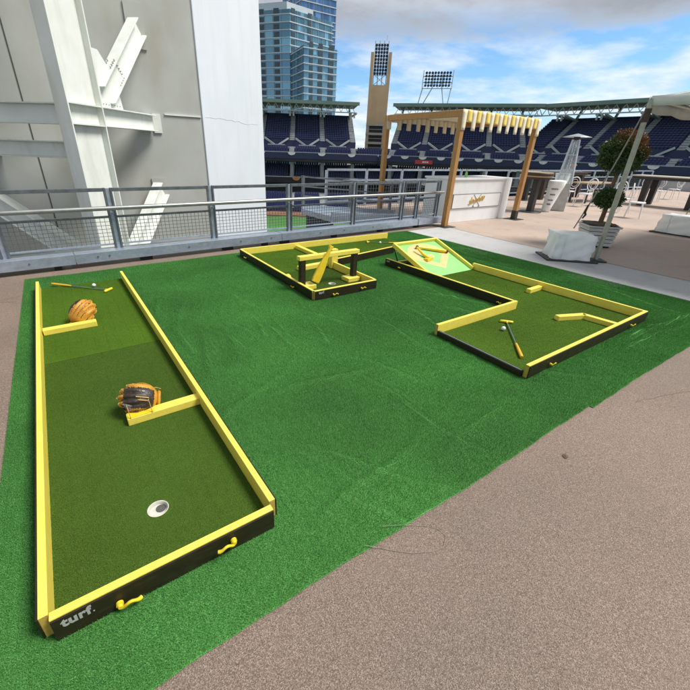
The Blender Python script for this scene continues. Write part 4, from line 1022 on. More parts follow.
# printed cloth sack leaning at the heater
sk = thing('printed_bag', 'white printed cloth bag standing between bar table and patio heater', 'bag', (13.5, 6.95, 0))
mb = MB(); vs = []; fs = []; n = 26; LV = [(.13,.005),(.16,.03),(.18,.2),(.215,.42),(.25,.62),(.285,.80),(.31,.94),(.29,.97),(.2,.975)]
for (r_, z) in LV:
    for k in range(n):
        a = 2*PI*k/n; rr = r_*(1+.06*math.sin(3*a+z*7)+.04*math.sin(7*a-z*11)); vs.append((13.5+.10*z+rr*math.cos(a), 6.95-.10*z+.75*rr*math.sin(a), z))
for i in range(len(LV)-1):
    for k in range(n): fs.append((i*n+k,i*n+(k+1)%n,(i+1)*n+(k+1)%n,(i+1)*n+k))
fs += [tuple(reversed(range(n))), tuple(range((len(LV)-1)*n,len(LV)*n))]
mb.add(vs, fs, True); sko = obj('bag_cloth', mb, 'cloth_white', sk)
for (z0, w_) in ((.72,.20),(.55,.16),(.38,.18),(.25,.14)):
    mb = MB(); pts = []
    for i in range(24):
        t = i/23; a = R(215+ (t-.5)*w_*260); rr = .268+.02*math.sin(z0*5)
        rr = {.72:.282,.55:.252,.38:.224,.25:.202}[z0]
        pts.append((13.5+.10*z0+rr*math.cos(a), 6.95-.10*z0+.75*rr*math.sin(a)-.004, z0+.022*math.sin(t*26)))
    mb.tube(pts, .009, 6); obj('printed_scrawl', mb, 'line_grey', sk)

# ------------------------------------------------------------------ topiary in a planter
tpn = thing('planter', 'weathered white slatted planter tub holding the topiary', 'planter', (9.1, 3.52, 0))
pcx, pcy = 9.10, 3.52
nsl = 5
for k in range(nsl):
    z0, z1 = .035+.36*k/nsl, .035+.36*(k+1)/nsl-.012; h0, h1 = .235+.10*z0, .235+.10*z1
    mb = MB(); mb.hexa(sq((pcx,pcy),h0,z0,R(45))+sq((pcx,pcy),h1,z1,R(45))); obj('slat_course', mb, 'planter', tpn, bevel=.005)
mb = MB(); mb.hexa(sq((pcx,pcy),.30,.392,R(45))+sq((pcx,pcy),.305,.425,R(45))); obj('rim', mb, 'planter', tpn, bevel=.006)
mb = MB(); mb.hexa(sq((pcx,pcy),.21,.002,R(45))+sq((pcx,pcy),.22,.034,R(45))); obj('plinth', mb, 'rubber', tpn)
mb = MB(); nn_ = 12
vs = []; fs = []
for i in range(nn_+1):
    for j in range(nn_+1):
        u, v = i/nn_-.5, j/nn_-.5; p = Vector((u*.56, v*.56, 0)); p.rotate(Matrix.Rotation(R(45),3,'Z')); vs.append((pcx+p.x, pcy+p.y, .434+.03*(1-4*max(u*u,v*v))+random.uniform(0,.02)))
for i in range(nn_):
    for j in range(nn_): fs.append((i*(nn_+1)+j,(i+1)*(nn_+1)+j,(i+1)*(nn_+1)+j+1,i*(nn_+1)+j+1))
mb.add(vs, fs, True); obj('soil', mb, 'soil', tpn)
tp_ = thing('topiary_tree', 'two-ball topiary tree with a browned top growing in the planter', 'topiary', (pcx, pcy, .44))
mb = MB(); mb.tube([(pcx,pcy,.44),(pcx+.01,pcy-.01,.75),(pcx-.01,pcy+.01,1.1),(pcx+.015,pcy,1.35),(pcx,pcy,1.75)], [.045,.04,.036,.036,.03], 12)
for k in range(14):
    a = random.uniform(0,2*PI); z = random.choice((.85,.95,1.5,1.65,1.8)); L = random.uniform(.12,.27)
    mb.tube([(pcx,pcy,z-.05),(pcx+L*.5*math.cos(a),pcy+L*.5*math.sin(a),z+.04),(pcx+L*math.cos(a),pcy+L*math.sin(a),z+random.uniform(-.02,.14))], [.014,.010,.004], 6)
obj('trunk', mb, 'bark', tp_)
def foliage(name, c, rad, n, dry):
    mb = MB(); c = Vector(c)
    for i in range(n):
        d_ = Vector((random.gauss(0,1), random.gauss(0,1), random.gauss(0,1))).normalized()
        lump = 1+.10*math.sin(5*d_.x+2)*math.sin(4*d_.y+1)+.08*math.sin(9*d_.z+3*d_.x)+.05*math.sin(17*d_.x+13*d_.y)
        q = random.uniform(.35, 1.02)**.6*lump
        if d_.z < -.75 and random.random() < .5: continue
        p = c + Vector((d_.x*rad[0]*q, d_.y*rad[1]*q, d_.z*rad[2]*q))
        t1 = (d_*.7+Vector((random.gauss(0,1), random.gauss(0,1), random.gauss(0,1)))*.6+Vector((0,0,.3))).normalized(); t2 = t1.cross(Vector((random.gauss(0,1), random.gauss(0,1), random.gauss(0,1)))).normalized()
        L = random.uniform(.028,.055); w_ = L*random.uniform(.3,.45)
        isdry = dry and (d_.z*.75+d_.x*.15-d_.y*.35+random.gauss(0,.22)) > .42 and q > .8
        mb.add([p, p+t1*L*.5+t2*w_/2, p+t1*L, p+t1*L*.5-t2*w_/2], [(0,1,2,3)], False, 1 if isdry else 0)
    return obj(name, mb, ['leaf', 'leaf_dry'], tp_)
foliage('upper_crown', (pcx, pcy+.02, 1.715), (.365,.365,.355), 24000, True)
foliage('lower_crown', (pcx, pcy, .91), (.245,.245,.175), 9000, False)

# ------------------------------------------------------------------ tent with pole, guy straps and ballast
TX, TY, TZ = 7.66, 2.84, 2.43
tn = thing('marquee_tent', 'white marquee corner with a steel pole, eaves and slack guy straps', 'tent', (TX, TY, 0))
mb = MB(); mb.tube([(TX,TY,.032),(TX,TY,1.2),(TX,TY,TZ)], .038, 16); obj('pole', mb, 'pole', tn)
mb = MB(); mb.obox((TX,TY,.012), (.7,-.7), .26, .26, .018); obj('pole_foot', mb, 'blackmetal', tn)
mb = MB(); mb.tube([(TX,TY,TZ-.30),(TX,TY,TZ-.12)], .046, 14); obj('pole_sleeve', mb, 'dark_wood', tn)
TX2, TY2 = 13.8, -4.0
for a, b in (((TX,TY,TZ),(TX2,TY,TZ)), ((TX,TY,TZ),(TX,TY2,TZ))):
    mb = MB(); mb.tube([a, b], .03, 12); obj('eave_tube', mb, 'pole', tn)
apex = Vector(((TX+TX2)/2, (TY+TY2)/2, TZ+.75))
mb = MB(); mb.tube([(TX,TY,TZ), tuple(apex)], .03, 12); obj('hip_tube', mb, 'pole', tn)
for x, y in ((TX2,TY),(TX,TY2),(TX2,TY2)):
    mb = MB(); mb.tube([(x,y,.03),(x,y,TZ)], .038, 14); obj('pole', mb, 'pole', tn)
cs = [Vector((TX,TY,TZ)),Vector((TX2,TY,TZ)),Vector((TX2,TY2,TZ)),Vector((TX,TY2,TZ))]
mb = MB(); n = 10; vs = []; fs = []
for a, b in zip(cs, cs[1:]+cs[:1]):
    base = len(vs)
    for i in range(n+1):
        for j in range(n+1):
            t = i/n; p = a.lerp(b, j/n).lerp(apex, t); p.z -= .16*math.sin(t*PI)*(1-.3*t); p.z += .035; vs.append(p)
    for i in range(n):
        for j in range(n): fs.append((base+i*(n+1)+j, base+i*(n+1)+j+1, base+(i+1)*(n+1)+j+1, base+(i+1)*(n+1)+j))
mb.add(vs, fs, True); o = obj('roof_fabric', mb, 'tent', tn); o.modifiers.new('solid','SOLIDIFY').thickness = .004
def hang(a, b, drop, seed):
    mb = MB(); vs = []; n = 24
    for j in range(n+1):
        p = Vector(a).lerp(Vector(b), j/n); q = Vector((math.sin(j*1.3+seed)*.015, math.cos(j*.9+seed)*.015, 0))
        vs += [p+Vector((0,0,.04)), p+q+Vector((0,0,-drop*(.85+.15*abs(math.sin(j*.8))))) ]
    mb.add(vs, [(2*j,2*j+1,2*j+3,2*j+2) for j in range(n)], True); o = obj('valance', mb, 'tent', tn); o.modifiers.new('solid','SOLIDIFY').thickness = .003
hang((TX,TY+.032,TZ),(TX2,TY+.032,TZ),.17,0); hang((TX-.032,TY,TZ),(TX-.032,TY2,TZ),.10,2)
def strap(pts, r=.010):
    mb = MB(); mb.tube(pts, r, 8); return obj('guy_strap', mb, 'strap', tn)
WB1 = Vector((7.36, 3.21, 0))
strap([(TX-.02,TY+.02,TZ-.1),(7.53,3.0,1.5),(WB1.x+.02,WB1.y+.02,.52)], .011)
mb = MB(); mb.tube([(7.415,3.13,.92),(7.40,3.145,.80),(7.42,3.13,.76),(7.39,3.15,.70)], [.014,.022,.018,.012], 10); obj('ratchet', mb, 'blackmetal', tn)
strap([(TX2,TY+.02,TZ-.1),(13.0,3.05,1.3),(12.75,3.15,.47)], .011)
def ballast(c, ang, L, wd, h, label):
    c = Vector(c); d_ = Vector((math.cos(ang), math.sin(ang), 0)); nrm = Vector((-d_.y, d_.x, 0))
    t = thing('ballast_box', label, 'ballast', c, 'fabric covered ballast boxes')
    mb = MB(); mb.obox(c+Vector((0,0,.005)), d_, L+.22, wd+.16, .022); obj('base_plate', mb, 'blackmetal', t)
    n = 9; vs = []; fs = []; mb = MB()
    # draped cover: subdivided box with folds
    def P(u, v, w_):
        k = 1+.04*(1-w_)
        q = c + d_*(u-.5)*L*k + nrm*(v-.5)*wd*k + Vector((0,0,.028+h*w_)); s_ = .014*math.sin(17*u+9*v+5*w_)+.010*math.sin(31*v-11*u+14*w_)
        return q + (d_*(u-.5)+nrm*(v-.5))*2*s_ + Vector((0,0,s_*.4*(w_ > .98)))
    def face(f):
        b = len(vs)
        for i in range(n+1):
            for j in range(n+1): vs.append(f(i/n, j/n))
        for i in range(n):
            for j in range(n): fs.append((b+i*(n+1)+j, b+(i+1)*(n+1)+j, b+(i+1)*(n+1)+j+1, b+i*(n+1)+j+1))
    face(lambda a, b: P(a,0,b)); face(lambda a, b: P(1,a,b)); face(lambda a, b: P(1-a,1,b)); face(lambda a, b: P(0,1-a,b)); face(lambda a, b: P(a,b,1))
    mb.add(vs, fs, True); o = obj('fabric_cover', mb, 'cloth_white', t)
    w = o.modifiers.new('weld','WELD'); w.merge_threshold = .002
    for v in (0, 1):
        mb = MB(); mb.tube([P(.22,v,k/6)+nrm*(v-.5)*.02 for k in range(7)], .006, 6); obj('seam', mb, 'cloth_white', t)
    return t
ballast(WB1, R(-43), .60, .46, .42, 'white fabric covered ballast box at the foot of the tent pole')
ballast((12.75, 3.05, 0), R(-93), .95, .55, .41, 'white fabric covered ballast box standing alone on the terrace')

# ------------------------------------------------------------------ white chairs and the long table
def chair(loc, rz, label):
    t = thing('chair', label, 'chair', (0,0,0), 'white round-backed chairs', local=True)
    mb = MB(); mb.lathe([(.02,.44),(.21,.445),(.225,.46),(.215,.48),(.02,.485)], 22); obj('seat', mb, 'chair_white', t)
    mb = MB(); mb.tube([(.205*math.cos(a), .20+.03*math.sin(a), .78+.21*math.sin(a)) for a in [2*PI*k/24 for k in range(25)]], .017, 8); obj('back_ring', mb, 'chair_white', t)
    mb = MB(); mb.tube([(.13*math.cos(a), .205, .78+.13*math.sin(a)) for a in [2*PI*k/20 for k in range(21)]], .008, 6); obj('back_cane', mb, 'chair_white', t)
    for s_ in (-1, 1):
        mb = MB(); mb.tube([(s_*.13,.19,.47),(s_*.12,.20,.60)], .013, 8); obj('back_stay', mb, 'chair_white', t)
    for x, y in ((-.17,-.15),(.17,-.15),(-.15,.16),(.15,.16)):
        mb = MB(); mb.tube([(x,y,.45),(x*1.18,y*1.25,.003)], [.018,.012], 8); obj('leg', mb, 'chair_white', t)
    t.location = loc; t.rotation_euler = (0,0,rz)
    return t
ch0 = chair((16.9, 8.0, 0), R(150), 'white round-backed chair standing beside the patio heater')
def place(loc, rz, label):
    c = copy_tree(ch0); c.location = loc; c.rotation_euler = (0,0,rz); c['label'] = label
place((17.3, 6.95, 0), R(200), 'white round-backed chair seen past the topiary and strap')
place((14.9, 4.95, 0), R(20), 'white round-backed chair between the tent pole and the long table')
place((24.6, 6.9, 0), R(160), 'white round-backed chair behind the long dark table, seen between its legs')
place((25.6, 6.0, 0), R(190), 'white round-backed chair behind the long dark table, past its second pair of legs')
place((23.6, 8.0, 0), R(170), 'white round-backed chair past the end of the long dark table')
place((17.9, 8.7, 0), R(110), 'white round-backed chair tucked at the low wooden table')
place((16.4, 7.15, 0), R(250), 'white round-backed chair turned side-on behind the guy strap')
place((16.0, 5.75, 0), R(-30), 'white round-backed chair standing right behind the topiary stem')
place((22.4, 6.9, 0), R(120), 'white round-backed chair close behind the first legs of the long table')
lw = thing('wooden_table', 'rectangular wooden table behind the white chairs near the heater', 'table', (18.6, 8.4, 0))
mb = MB(); mb.box((17.7,7.6,.72),(19.9,8.4,.77)); obj('table_top', mb, 'wood_light', lw, bevel=.005)
for x in (17.8,19.8):
    for y in (7.7,8.3):
        mb = MB(); mb.box((x-.04,y-.04,.003),(x+.04,y+.04,.719)); obj('leg', mb, 'dark_wood', lw)
wb = thing('wine_cooler', 'white cloth-wrapped stand behind the patio heater', 'stand', (15.9, 7.9, 0))
mb = MB(); mb.lathe([(.24,.003),(.23,.3),(.21,.8),(.25,1.06),(.24,1.08)], 20, (15.9,7.9,0)); obj('cloth_wrap', mb, 'cloth_white', wb)
mb = MB(); mb.lathe([(.265,1.081),(.265,1.11)], 24, (15.9,7.9,0)); obj('top_disc', mb, 'chair_white', wb)
dw = thing('dark_bar_table', 'dark wooden high table behind the white cloth-wrapped stand', 'table', (18.4, 9.4, 0))
mb = MB(); mb.box((16.9,9.0,1.06),(20.6,9.7,1.09)); obj('table_top', mb, 'dark_wood', dw, bevel=.005)
mb = MB(); mb.box((17.0,9.1,.96),(20.5,9.6,1.059)); obj('table_apron', mb, 'dark_wood', dw)
for x in (17.2, 20.3):
    mb = MB(); mb.box((x-.10,9.15,.003),(x+.10,9.55,.959)); obj('leg', mb, 'dark_wood', dw)
fl = thing('flower_posy', 'orange flowers in a small pot on the dark high table', 'flowers', (19.3, 9.3, 1.091))
mb = MB(); mb.lathe([(.05,1.0915),(.07,1.22)], 14, (19.3,9.3,0)); obj('pot', mb, 'planter', fl)
mb = MB()
for k in range(26):
    a = random.uniform(0,2*PI); r_ = random.uniform(0,.16); mb.ball((19.3+r_*math.cos(a),9.3+r_*math.sin(a),1.27+random.uniform(0,.18)), .035, 8, 5)
obj('blooms', mb, 'orange', fl)
lt = thing('long_dark_table', 'long high table with sky reflection painted pale on its top and thick black slanted legs', 'table', (20.2, 5.0, 0))
mb = MB(); mb.box((19.5,2.4,1.075),(20.8,7.05,1.115)); obj('table_top', mb, 'table_sky_sheen', lt, bevel=.006)
mb = MB(); mb.box((19.56,2.46,.97),(20.74,6.99,1.074)); obj('table_apron', mb, 'blackmetal', lt)
for x, y in ((19.72,6.45),(20.6,6.45),(19.72,4.9),(20.6,4.9),(19.72,3.3),(20.6,3.3)):
    mb = MB(); mb.hexa([(x-.09,y-.09,.003),(x+.09,y-.09,.003),(x+.09,y+.09,.003),(x-.09,y+.09,.003),(x-.11,y-.11,.969),(x+.11,y-.11,.969),(x+.11,y+.11,.969),(x-.11,y+.11,.969)]); obj('leg', mb, 'blackmetal', lt, bevel=.01)
# low parapet behind the tables
pw = thing('low_parapet', 'low pale parapet wall along the far end of the terrace', 'wall', (33, 2, 0))
mb = MB(); mb.box((33,-12,.003),(33.3,10.1,.55)); obj('wall_face', mb, 'concrete', pw, bevel=.02)
mb = MB(); mb.box((32.95,-12,.551),(33.35,10.1,.62)); obj('coping', mb, 'galv', pw)

# ------------------------------------------------------------------ the grandstands
def stand(name, label, head, p0, a, b, aisles, canopy=True, lower=True, a2=None, b2=None, bunting=8, notch=None):
    """a straight stand: outward heading, front distance p0, lateral range a..b (metres, + to the right)"""
    o_ = Vector((math.sin(R(head)), math.cos(R(head)), 0)); l_ = Vector((math.cos(R(head)), -math.sin(R(head)), 0))
    def W_(q, r_, z): return o_*q + l_*r_ + Vector((0,0,z))
    a2 = a if a2 is None else a2; b2 = b if b2 is None else b2
    c_ = W_(p0+5, (a+b)/2, -10.7)
    t = thing(name, label, 'grandstand', c_)
    def slab(nm, q0, q1, r0, r1, z0, z1, mat, par=t):
        mb = MB(); mb.hexa([W_(q0,r0,z0),W_(q0,r1,z0),W_(q1,r1,z0),W_(q1,r0,z0),W_(q0,r0,z1),W_(q0,r1,z1),W_(q1,r1,z1),W_(q1,r0,z1)][:4][::-1]+[W_(q0,r0,z1),W_(q0,r1,z1),W_(q1,r1,z1),W_(q1,r0,z1)][::-1]); return obj(nm, mb, mat, par)
    seats = MB()
    def tier(q0, z0, q1, z1, rows, r0, r1, aw, nm):
        """stepped terrace with seats between the aisles and a stair in every aisle"""
        mb = MB(); dq, dz = (q1-q0)/rows, (z1-z0)/rows
        for k in range(rows):
            q, z = q0+dq*k, z0+dz*k
            mb.hexa([W_(q,r0,z0-.6),W_(q1,r0,z0-.6),W_(q1,r1,z0-.6),W_(q,r1,z0-.6),W_(q,r0,z),W_(q1,r0,z),W_(q1,r1,z),W_(q,r1,z)])
            x = r0+.3
            while x < r1-.3:
                if not any(abs(x-ai) < aw/2+.25 for ai in aisles):
                    w_ = .44
                    pb = W_(q+dq*.55, x, z)
                    seats.hexa([pb-l_*w_/2, pb+o_*.10-l_*w_/2, pb+o_*.10+l_*w_/2, pb+l_*w_/2, pb-l_*w_/2+UZ*.62+o_*.08, pb+o_*.16-l_*w_/2+UZ*.62, pb+o_*.16+l_*w_/2+UZ*.62, pb+l_*w_/2+UZ*.62+o_*.08])
                    ps = W_(q+dq*.15, x, z+.34)
                    seats.hexa([ps-l_*w_/2, ps+o_*.36-l_*w_/2, ps+o_*.36+l_*w_/2, ps+l_*w_/2, ps-l_*w_/2+UZ*.08, ps+o_*.36-l_*w_/2+UZ*.08, ps+o_*.36+l_*w_/2+UZ*.08, ps+l_*w_/2+UZ*.08])
                x += .56
        obj(nm, mb, 'terrace', t)
        for ai in aisles:
            if not (r0+.5 < ai < r1-.5): continue
            sm = MB()
            for k in range(rows*2):
                q, z = q0+dq*k/2, z0+dz*k/2+.10
                sm.hexa([W_(q,ai-aw/2,z-.5),W_(q+dq*.5,ai-aw/2,z-.5),W_(q+dq*.5,ai+aw/2,z-.5),W_(q,ai+aw/2,z-.5),W_(q,ai-aw/2,z),W_(q+dq*.5,ai-aw/2,z),W_(q+dq*.5,ai+aw/2,z),W_(q,ai+aw/2,z)])
            obj('aisle_stair', sm, 'concrete', t)
    P = p0
    tier(P+4.6, 3.55, P+15.5, 9.35, 14, a, b, 1.15, 'upper_terrace')
    tier(P, .45, P+3.4, 2.15, 5, a2, b2, 1.15, 'front_terrace')
    slab('walkway', P+3.41, P+4.59, a2, b2, 1.6, 2.2, 'concrete')
    slab('walkway_wall', P+4.45, P+4.58, a, b, 2.21, 3.5, 'field_wall')
    slab('back_wall', P+15.6, P+16.2, a, b, 2, 9.7, 'stand_dark')
    slab('upper_fascia', P-.35, P-.02, a2, b2, -.25, .98, 'field_wall')
    slab('fascia_band', P-.30, P-.03, a2, b2, -.80, -.26, 'stand_dark')
    slab('front_rail', P-.33, P-.27, a2, b2, 1.0, 1.12, 'canopy_steel')
    slab('under_deck', P+.0, P+16, a2, b2, -.95, -.30, 'stand_dark')
    # stair entrances: sloping parapets at the foot of the blocks
    for ai, aj in zip(aisles, aisles[1:]):
        for s_, e_ in ((ai+.8, ai+3.1), (aj-.8, aj-3.1)):
            mb = MB(); mb.bar(W_(P+4.3,s_,3.9), W_(P+3.6,e_,2.5), .25, .35); obj('entrance_parapet', mb, 'canopy_steel', t)
        mid = (ai+aj)/2
        mb = MB(); mb.bar(W_(P+3.5,mid-2,2.5), W_(P+3.5,mid+2,2.5), .1, .25); obj('walkway_rail', mb, 'canopy_steel', t)
    if lower:
        tier(P+1.5, -4.3, P+9.5, -1.4, 9, a2, b2, 1.1, 'middle_terrace')
        slab('middle_fascia', P+1.0, P+1.4, a2, b2, -5.5, -4.2, 'stand_dark')
        slab('middle_rail', P+.9, P+.98, a2, b2, -4.25, -4.05, 'concrete')
        slab('dark_gap_wall', P+3.0, P+3.4, a2, b2, -7.6, -5.52, 'stand_dark')  # dark slab set back in the gap between the tiers
        slab('club_floor', P+.5, P+10, a2, b2, -8.0, -7.61, 'concrete')
        tier(P-10, -10.0, P+.4, -7.7, 12, a2, b2, 1.3, 'lower_terrace')
        slab('field_wall', P-10.8, P-10.3, a2, b2, -10.7, -9.6, 'field_wall')
        slab('warning_track', P-16, P-10.81, a2, b2, -10.69, -10.36, 'dirt')
    so_ = obj('seat_rows', seats, 'seat_navy', t); so_['kind'] = 'stuff'
    # fans of white and orange bunting on the rails
    nb_ = bunting
    for k in range(nb_):
        r_ = a2+(b2-a2)*(k+.5)/nb_
        mb = MB(); n = 9; v0 = W_(P-.40, r_, .98)
        mb.add([v0]+[v0+l_*.85*math.cos(PI+PI*i/n)+UZ*.55*math.sin(PI+PI*i/n) for i in range(n+1)], [(0,i+1,i+2) for i in range(n)]); bo = obj('bunting', mb, 'bunting_white', t); bo.modifiers.new('solid','SOLIDIFY').thickness = .05
        if k % 2 == 0 and lower:
            mb = MB(); v0 = W_(P+.86, r_+1, -4.2)
            mb.add([v0]+[v0+l_*.95*math.cos(PI+PI*i/n)+UZ*.75*math.sin(PI+PI*i/n) for i in range(n+1)], [(0,i+1,i+2) for i in range(n)]); bo = obj('bunting', mb, 'bunting_white' if k % 4 else 'bunting_orange', t); bo.modifiers.new('solid','SOLIDIFY').thickness = .05
    # concrete columns carrying the deck
    for ai in aisles:
        if lower and a2 < ai < b2: slab('column', P+2.2, P+2.9, ai-.4, ai+.4, -4.2, -.96, 'concrete')
    if canopy:
        zc = 11.2
        cn = slab('canopy_roof', P+6.6, P+17.5, a-.5, b+.5, zc+.15, zc+.45, 'canopy_green')
        slab('canopy_fascia', P+6.2, P+6.55, a-.6, b+.6, zc-.05, zc+.62, 'canopy_green')
        tm = MB(); x = a; k = 0
        tm.bar(W_(P+6.8,a,zc), W_(P+6.8,b,zc), .18, .2); tm.bar(W_(P+6.8,a,zc-1.5), W_(P+6.8,b,zc-1.5), .2, .22)
        while x < b-1.2:
            tm.bar(W_(P+6.8,x,zc-1.42), W_(P+6.8,x+.8,zc-.1), .11, .11); tm.bar(W_(P+6.8,x+.8,zc-.1), W_(P+6.8,x+1.6,zc-1.42), .11, .11); x += 1.6
        obj('canopy_truss', tm, 'canopy_steel', t)
        for ai in aisles:
            if a-1 < ai < b+1:
                m2 = MB(); m2.bar(W_(P+15.3,ai,9.2), W_(P+7,ai-.8,zc-1.6), .30, .34); m2.bar(W_(P+15.3,ai,9.2), W_(P+7,ai+.8,zc-1.6), .30, .34); m2.bar(W_(P+14.6,ai,9.0), W_(P+16.8,ai,zc+.1), .4, .4)
                obj('canopy_strut', m2, 'canopy_steel', t)
                m2 = MB(); m2.bar(W_(P+6.9,ai-.5,zc-1.5), W_(P+6.9,ai-.5,zc-2.6), .3, .3); m2.bar(W_(P+6.9,ai+.3,zc-1.5), W_(P+6.9,ai+.3,zc-2.6), .3, .3); obj('speaker_cluster', m2, 'concrete', t)
    return t, W_
stA, WA = stand('grandstand', 'navy seated grandstand tier below the glass towers', 31.0, 96.0, -32, 11.6, [-32+7.15*k for k in range(0, 7)], a2=-34, b2=20.5)
stB, WBf = stand('grandstand', 'navy seated grandstand tier below the roof floodlight rack', 50.0, 96.0, -13.6, 17.2, [-13.0+7.0*k for k in range(0, 6)], a2=-15.5, b2=16.0)
stC, WCf = stand('grandstand', 'navy seated grandstand curving round behind the topiary and tent', 85.0, 88.2, -46.5, 30, [-41+7.4*k for k in range(0, 10)], a2=-43.5, b2=30)
# banners on the fascia
mb = MB(); mb.hexa([WBf(95.5,-7.2,-.45),WBf(95.5,-3.4,-.45),WBf(95.6,-3.4,-.45),WBf(95.6,-7.2,-.45),WBf(95.5,-7.2,.35),WBf(95.5,-3.4,.35),WBf(95.6,-3.4,.35),WBf(95.6,-7.2,.35)]); sgn = obj('fascia_sign', mb, 'red', stB)
for k, (u0, u1) in enumerate(((-5.6,-5.2),(-5.1,-4.8),(-4.7,-4.3))):
    mb = MB(); mb.hexa([WBf(95.46,u0,-.2),WBf(95.46,u1,-.2),WBf(95.49,u1,-.2),WBf(95.49,u0,-.2),WBf(95.46,u0,.12),WBf(95.46,u1,.12),WBf(95.49,u1,.12),WBf(95.49,u0,.12)]); obj('sign_letter', mb, 'bunting_white', sgn)

# ------------------------------------------------------------------ floodlight tower and rack
def hdir(h): return Vector((math.sin(R(h)), math.cos(R(h)), 0))
def pol(h, r_, z): return hdir(h)*r_ + Vector((0,0,z))
tw = thing('floodlight_tower', 'tan stone tower with a notched top holding a tall floodlight bank', 'tower', pol(40.1, 124, -10.7))
TC = pol(40.1, 124, 0); to_ = hdir(40.1); tl = Vector((to_.y, -to_.x, 0))
def tb(nm, u0, u1, q0, q1, z0, z1, mat, par=tw):
    mb = MB(); f = lambda u, q, z: TC+tl*u+to_*q+UZ*z
    mb.hexa([f(u0,q0,z0),f(u1,q0,z0),f(u1,q1,z0),f(u0,q1,z0),f(u0,q0,z1),f(u1,q0,z1),f(u1,q1,z1),f(u0,q1,z1)]); return obj(nm, mb, mat, par)
tb('shaft', -2.75, 2.75, 0, 5, 8.9, 18.0, 'tan_stone')
for s_ in (-1, 1): tb('prong', s_*2.75, s_*1.95, 0.01, 4.99, 18.01, 25.3, 'tan_stone')
z = 8.9
for k in range(6):
    tb('louvre', -1.9, 1.9, .5, 4.9, z-2.3, z-.61, 'louvre'); tb('floor_band', -2.8, 2.8, -.02, 5, z-.6, z-.01, 'cream_stone')
    for s_ in (-1, 1): tb('pier', s_*2.75, s_*1.91, .02, 4.9, z-2.3, z-.61, 'cream_stone')
    tb('louvre_bar', -1.88, 1.88, .2, .3, z-1.55, z-1.4, 'cream_stone')
    z -= 2.31
tb('plinth', -2.9, 2.9, -.1, 5.2, -10.7, z-.02, 'cream_stone')
def lamp_bank(par, f, ncol, nrow, du, dz, u0, z0, r_):
    for i in range(nrow):
        for j in range(ncol):
            c_ = f(u0+du*j, 0, z0+dz*i); mb = MB(); dirv = -to_*1.0-UZ*.45; dirv.normalize()
            mb.tube([c_-dirv*r_*.5, c_+dirv*r_*.5], [r_*.55, r_], 8); obj('lamp', mb, 'lamp_housing', par)
ftw = lambda u, q, z: TC+tl*u+to_*(2+q)+UZ*z
lamp_bank(tw, ftw, 5, 9, .72, .78, -1.44, 20.9, .36)
mb = MB()
for u in (-1.75,-.6,.6,1.75): mb.bar(ftw(u,.5,18.0), ftw(u,.5,28.2), .14, .14, (0,1,0))
for k in range(10): mb.bar(ftw(-1.75,.5,20.5+.78*k), ftw(1.75,.5,20.5+.78*k), .10, .10)
mb.bar(ftw(-1.75,.5,18.2), ftw(1.2,.5,20.4), .12, .12); mb.bar(ftw(1.75,.5,18.2), ftw(-1.2,.5,20.4), .12, .12); mb.bar(ftw(1.2,.5,28.2), ftw(1.2,.5,29.4), .08, .08, (0,1,0))
obj('lamp_frame', mb, 'canopy_steel', tw)

rk = thing('floodlight_rack', 'wide floodlight rack on four thin legs above the grandstand roof', 'floodlight', pol(47.2, 110, 11.7))
RC = pol(47.2, 110, 0); ro = hdir(47.2); rll = Vector((ro.y, -ro.x, 0)); frk = lambda u, q, z: RC+rll*u+ro*q+UZ*z
for i in range(5):
    for j in range(9):
        c_ = frk(-2.7+.675*j, 0, 16.2+.62*i); mb = MB(); dv = (-ro-UZ*.4).normalized(); mb.tube([c_-dv*.17, c_+dv*.17], [.17,.30], 8); obj('lamp', mb, 'lamp_housing', rk)
mb = MB()
for z in (15.6, 16.8, 18.0): mb.bar(frk(-3.4,.4,z), frk(3.4,.4,z), .14, .14)
for u in (-3.4, -1.1, 1.1, 3.4): mb.bar(frk(u,.4,15.5), frk(u,.4,19.2 if abs(u) > 2 else 18.6), .12, .12, (0,1,0))
for k in range(6): mb.bar(frk(-3.4+k*1.13,.4,15.6), frk(-2.27+k*1.13,.4,16.8), .07, .07)
obj('lamp_frame', mb, 'canopy_steel', rk)
for p, q in (((-3.3,15.6),(-4.1,11.7)), ((3.3,15.6),(2.9,11.7)), ((-1.1,15.6),(-3.2,11.7)), ((1.2,15.6),(2.2,11.7))):
    mb = MB(); mb.bar(frk(p[0],.4,p[1]), frk(q[0],.4,q[1]), .16, .16, (0,1,0)); obj('leg', mb, 'canopy_steel', rk)

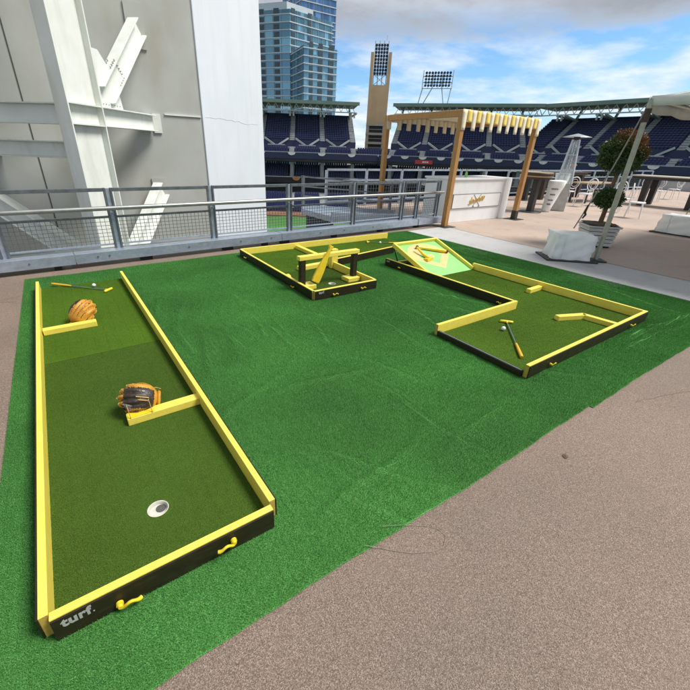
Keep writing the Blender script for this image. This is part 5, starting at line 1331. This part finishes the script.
# ------------------------------------------------------------------ glass towers
def tower(name, label, corner, hA, LA, hB, LB, z0, z1, fl, glass, balc, group=None, crown=True):
    """prism with a front corner; two visible faces run along headings hA (left) and hB (right)"""
    c = Vector((corner[0], corner[1], 0)); a = hdir(hA)*LA; b = hdir(hB)*LB
    t = thing(name, label, 'building', (c.x, c.y, -10.7))
    q = [c, c+b, c+a+b, c+a]
    def pr(poly, z0_, z1_): return MB().hexa([p+UZ*z0_ for p in poly]+[p+UZ*z1_ for p in poly])
    obj('glass_wall', pr(q, z0, z1), glass, t)
    ua, ub = hdir(hA), hdir(hB); ex = .35
    q2 = [c-ua*ex-ub*ex, c+b-ua*ex+ub*ex, c+a+b+ua*ex+ub*ex, c+a+ua*ex-ub*ex]
    z = z0+fl
    while z < z1+.1:
        obj('floor_slab', pr(q2, z-.22, z+.22), 'spandrel', t); z += fl
    for d_, L, o2 in ((ua, LA, ub), (ub, LB, ua)):
        k = 1
        while k*4.8 < L:
            p = c+d_*k*4.8; mb = MB(); mb.bar(p-o2*.12+UZ*z0, p-o2*.12+UZ*z1, .18, .24, (d_.x,d_.y,0)); obj('mullion', mb, 'mullion_grey', t); k += 1
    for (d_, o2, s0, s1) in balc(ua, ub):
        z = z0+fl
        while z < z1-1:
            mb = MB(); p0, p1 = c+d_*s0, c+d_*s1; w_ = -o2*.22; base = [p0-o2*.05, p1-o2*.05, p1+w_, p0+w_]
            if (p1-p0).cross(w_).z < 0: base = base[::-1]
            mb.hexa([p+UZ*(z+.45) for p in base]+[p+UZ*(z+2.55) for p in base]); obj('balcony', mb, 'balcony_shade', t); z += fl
    if crown:
        cc = (q[0]+q[2])/2; mb = MB(); mb.hexa([cc+(p-cc)*.6+UZ*z1 for p in q]+[cc+(p-cc)*.6+UZ*(z1+4.5) for p in q]); obj('plant_room', mb, 'spandrel', t)
    return t
cA = pol(28.9, 250, 0)
tower('glass_tower', 'teal glass apartment tower with dark stacked balconies and white floor bands', cA, -38, 34, 82, 30, -10.7, 66, 3.25, 'glass_teal',
      lambda ua, ub: [(ua, ub, 6, 9), (ua, ub, 14.5, 18), (ub, ua, .8, 3.2), (ub, ua, 12, 15)])
cB = pol(30.6, 232, 0)
tower('glass_tower', 'lower pale teal apartment block stepped in front of the taller glass tower', cB, 10, 26, 95, 19, -10.7, 48, 3.2, 'glass_teal',
      lambda ua, ub: [(ub, ua, 3, 5), (ub, ua, 8, 10.5), (ub, ua, 14, 17)], crown=False)
cC = pol(30.3, 285, 0)
tower('glass_tower', 'tall deep blue glass tower rising behind the teal towers', cC, 5, 28, 92, 24, -10.7, 118, 3.6, 'glass_blue', lambda ua, ub: [])
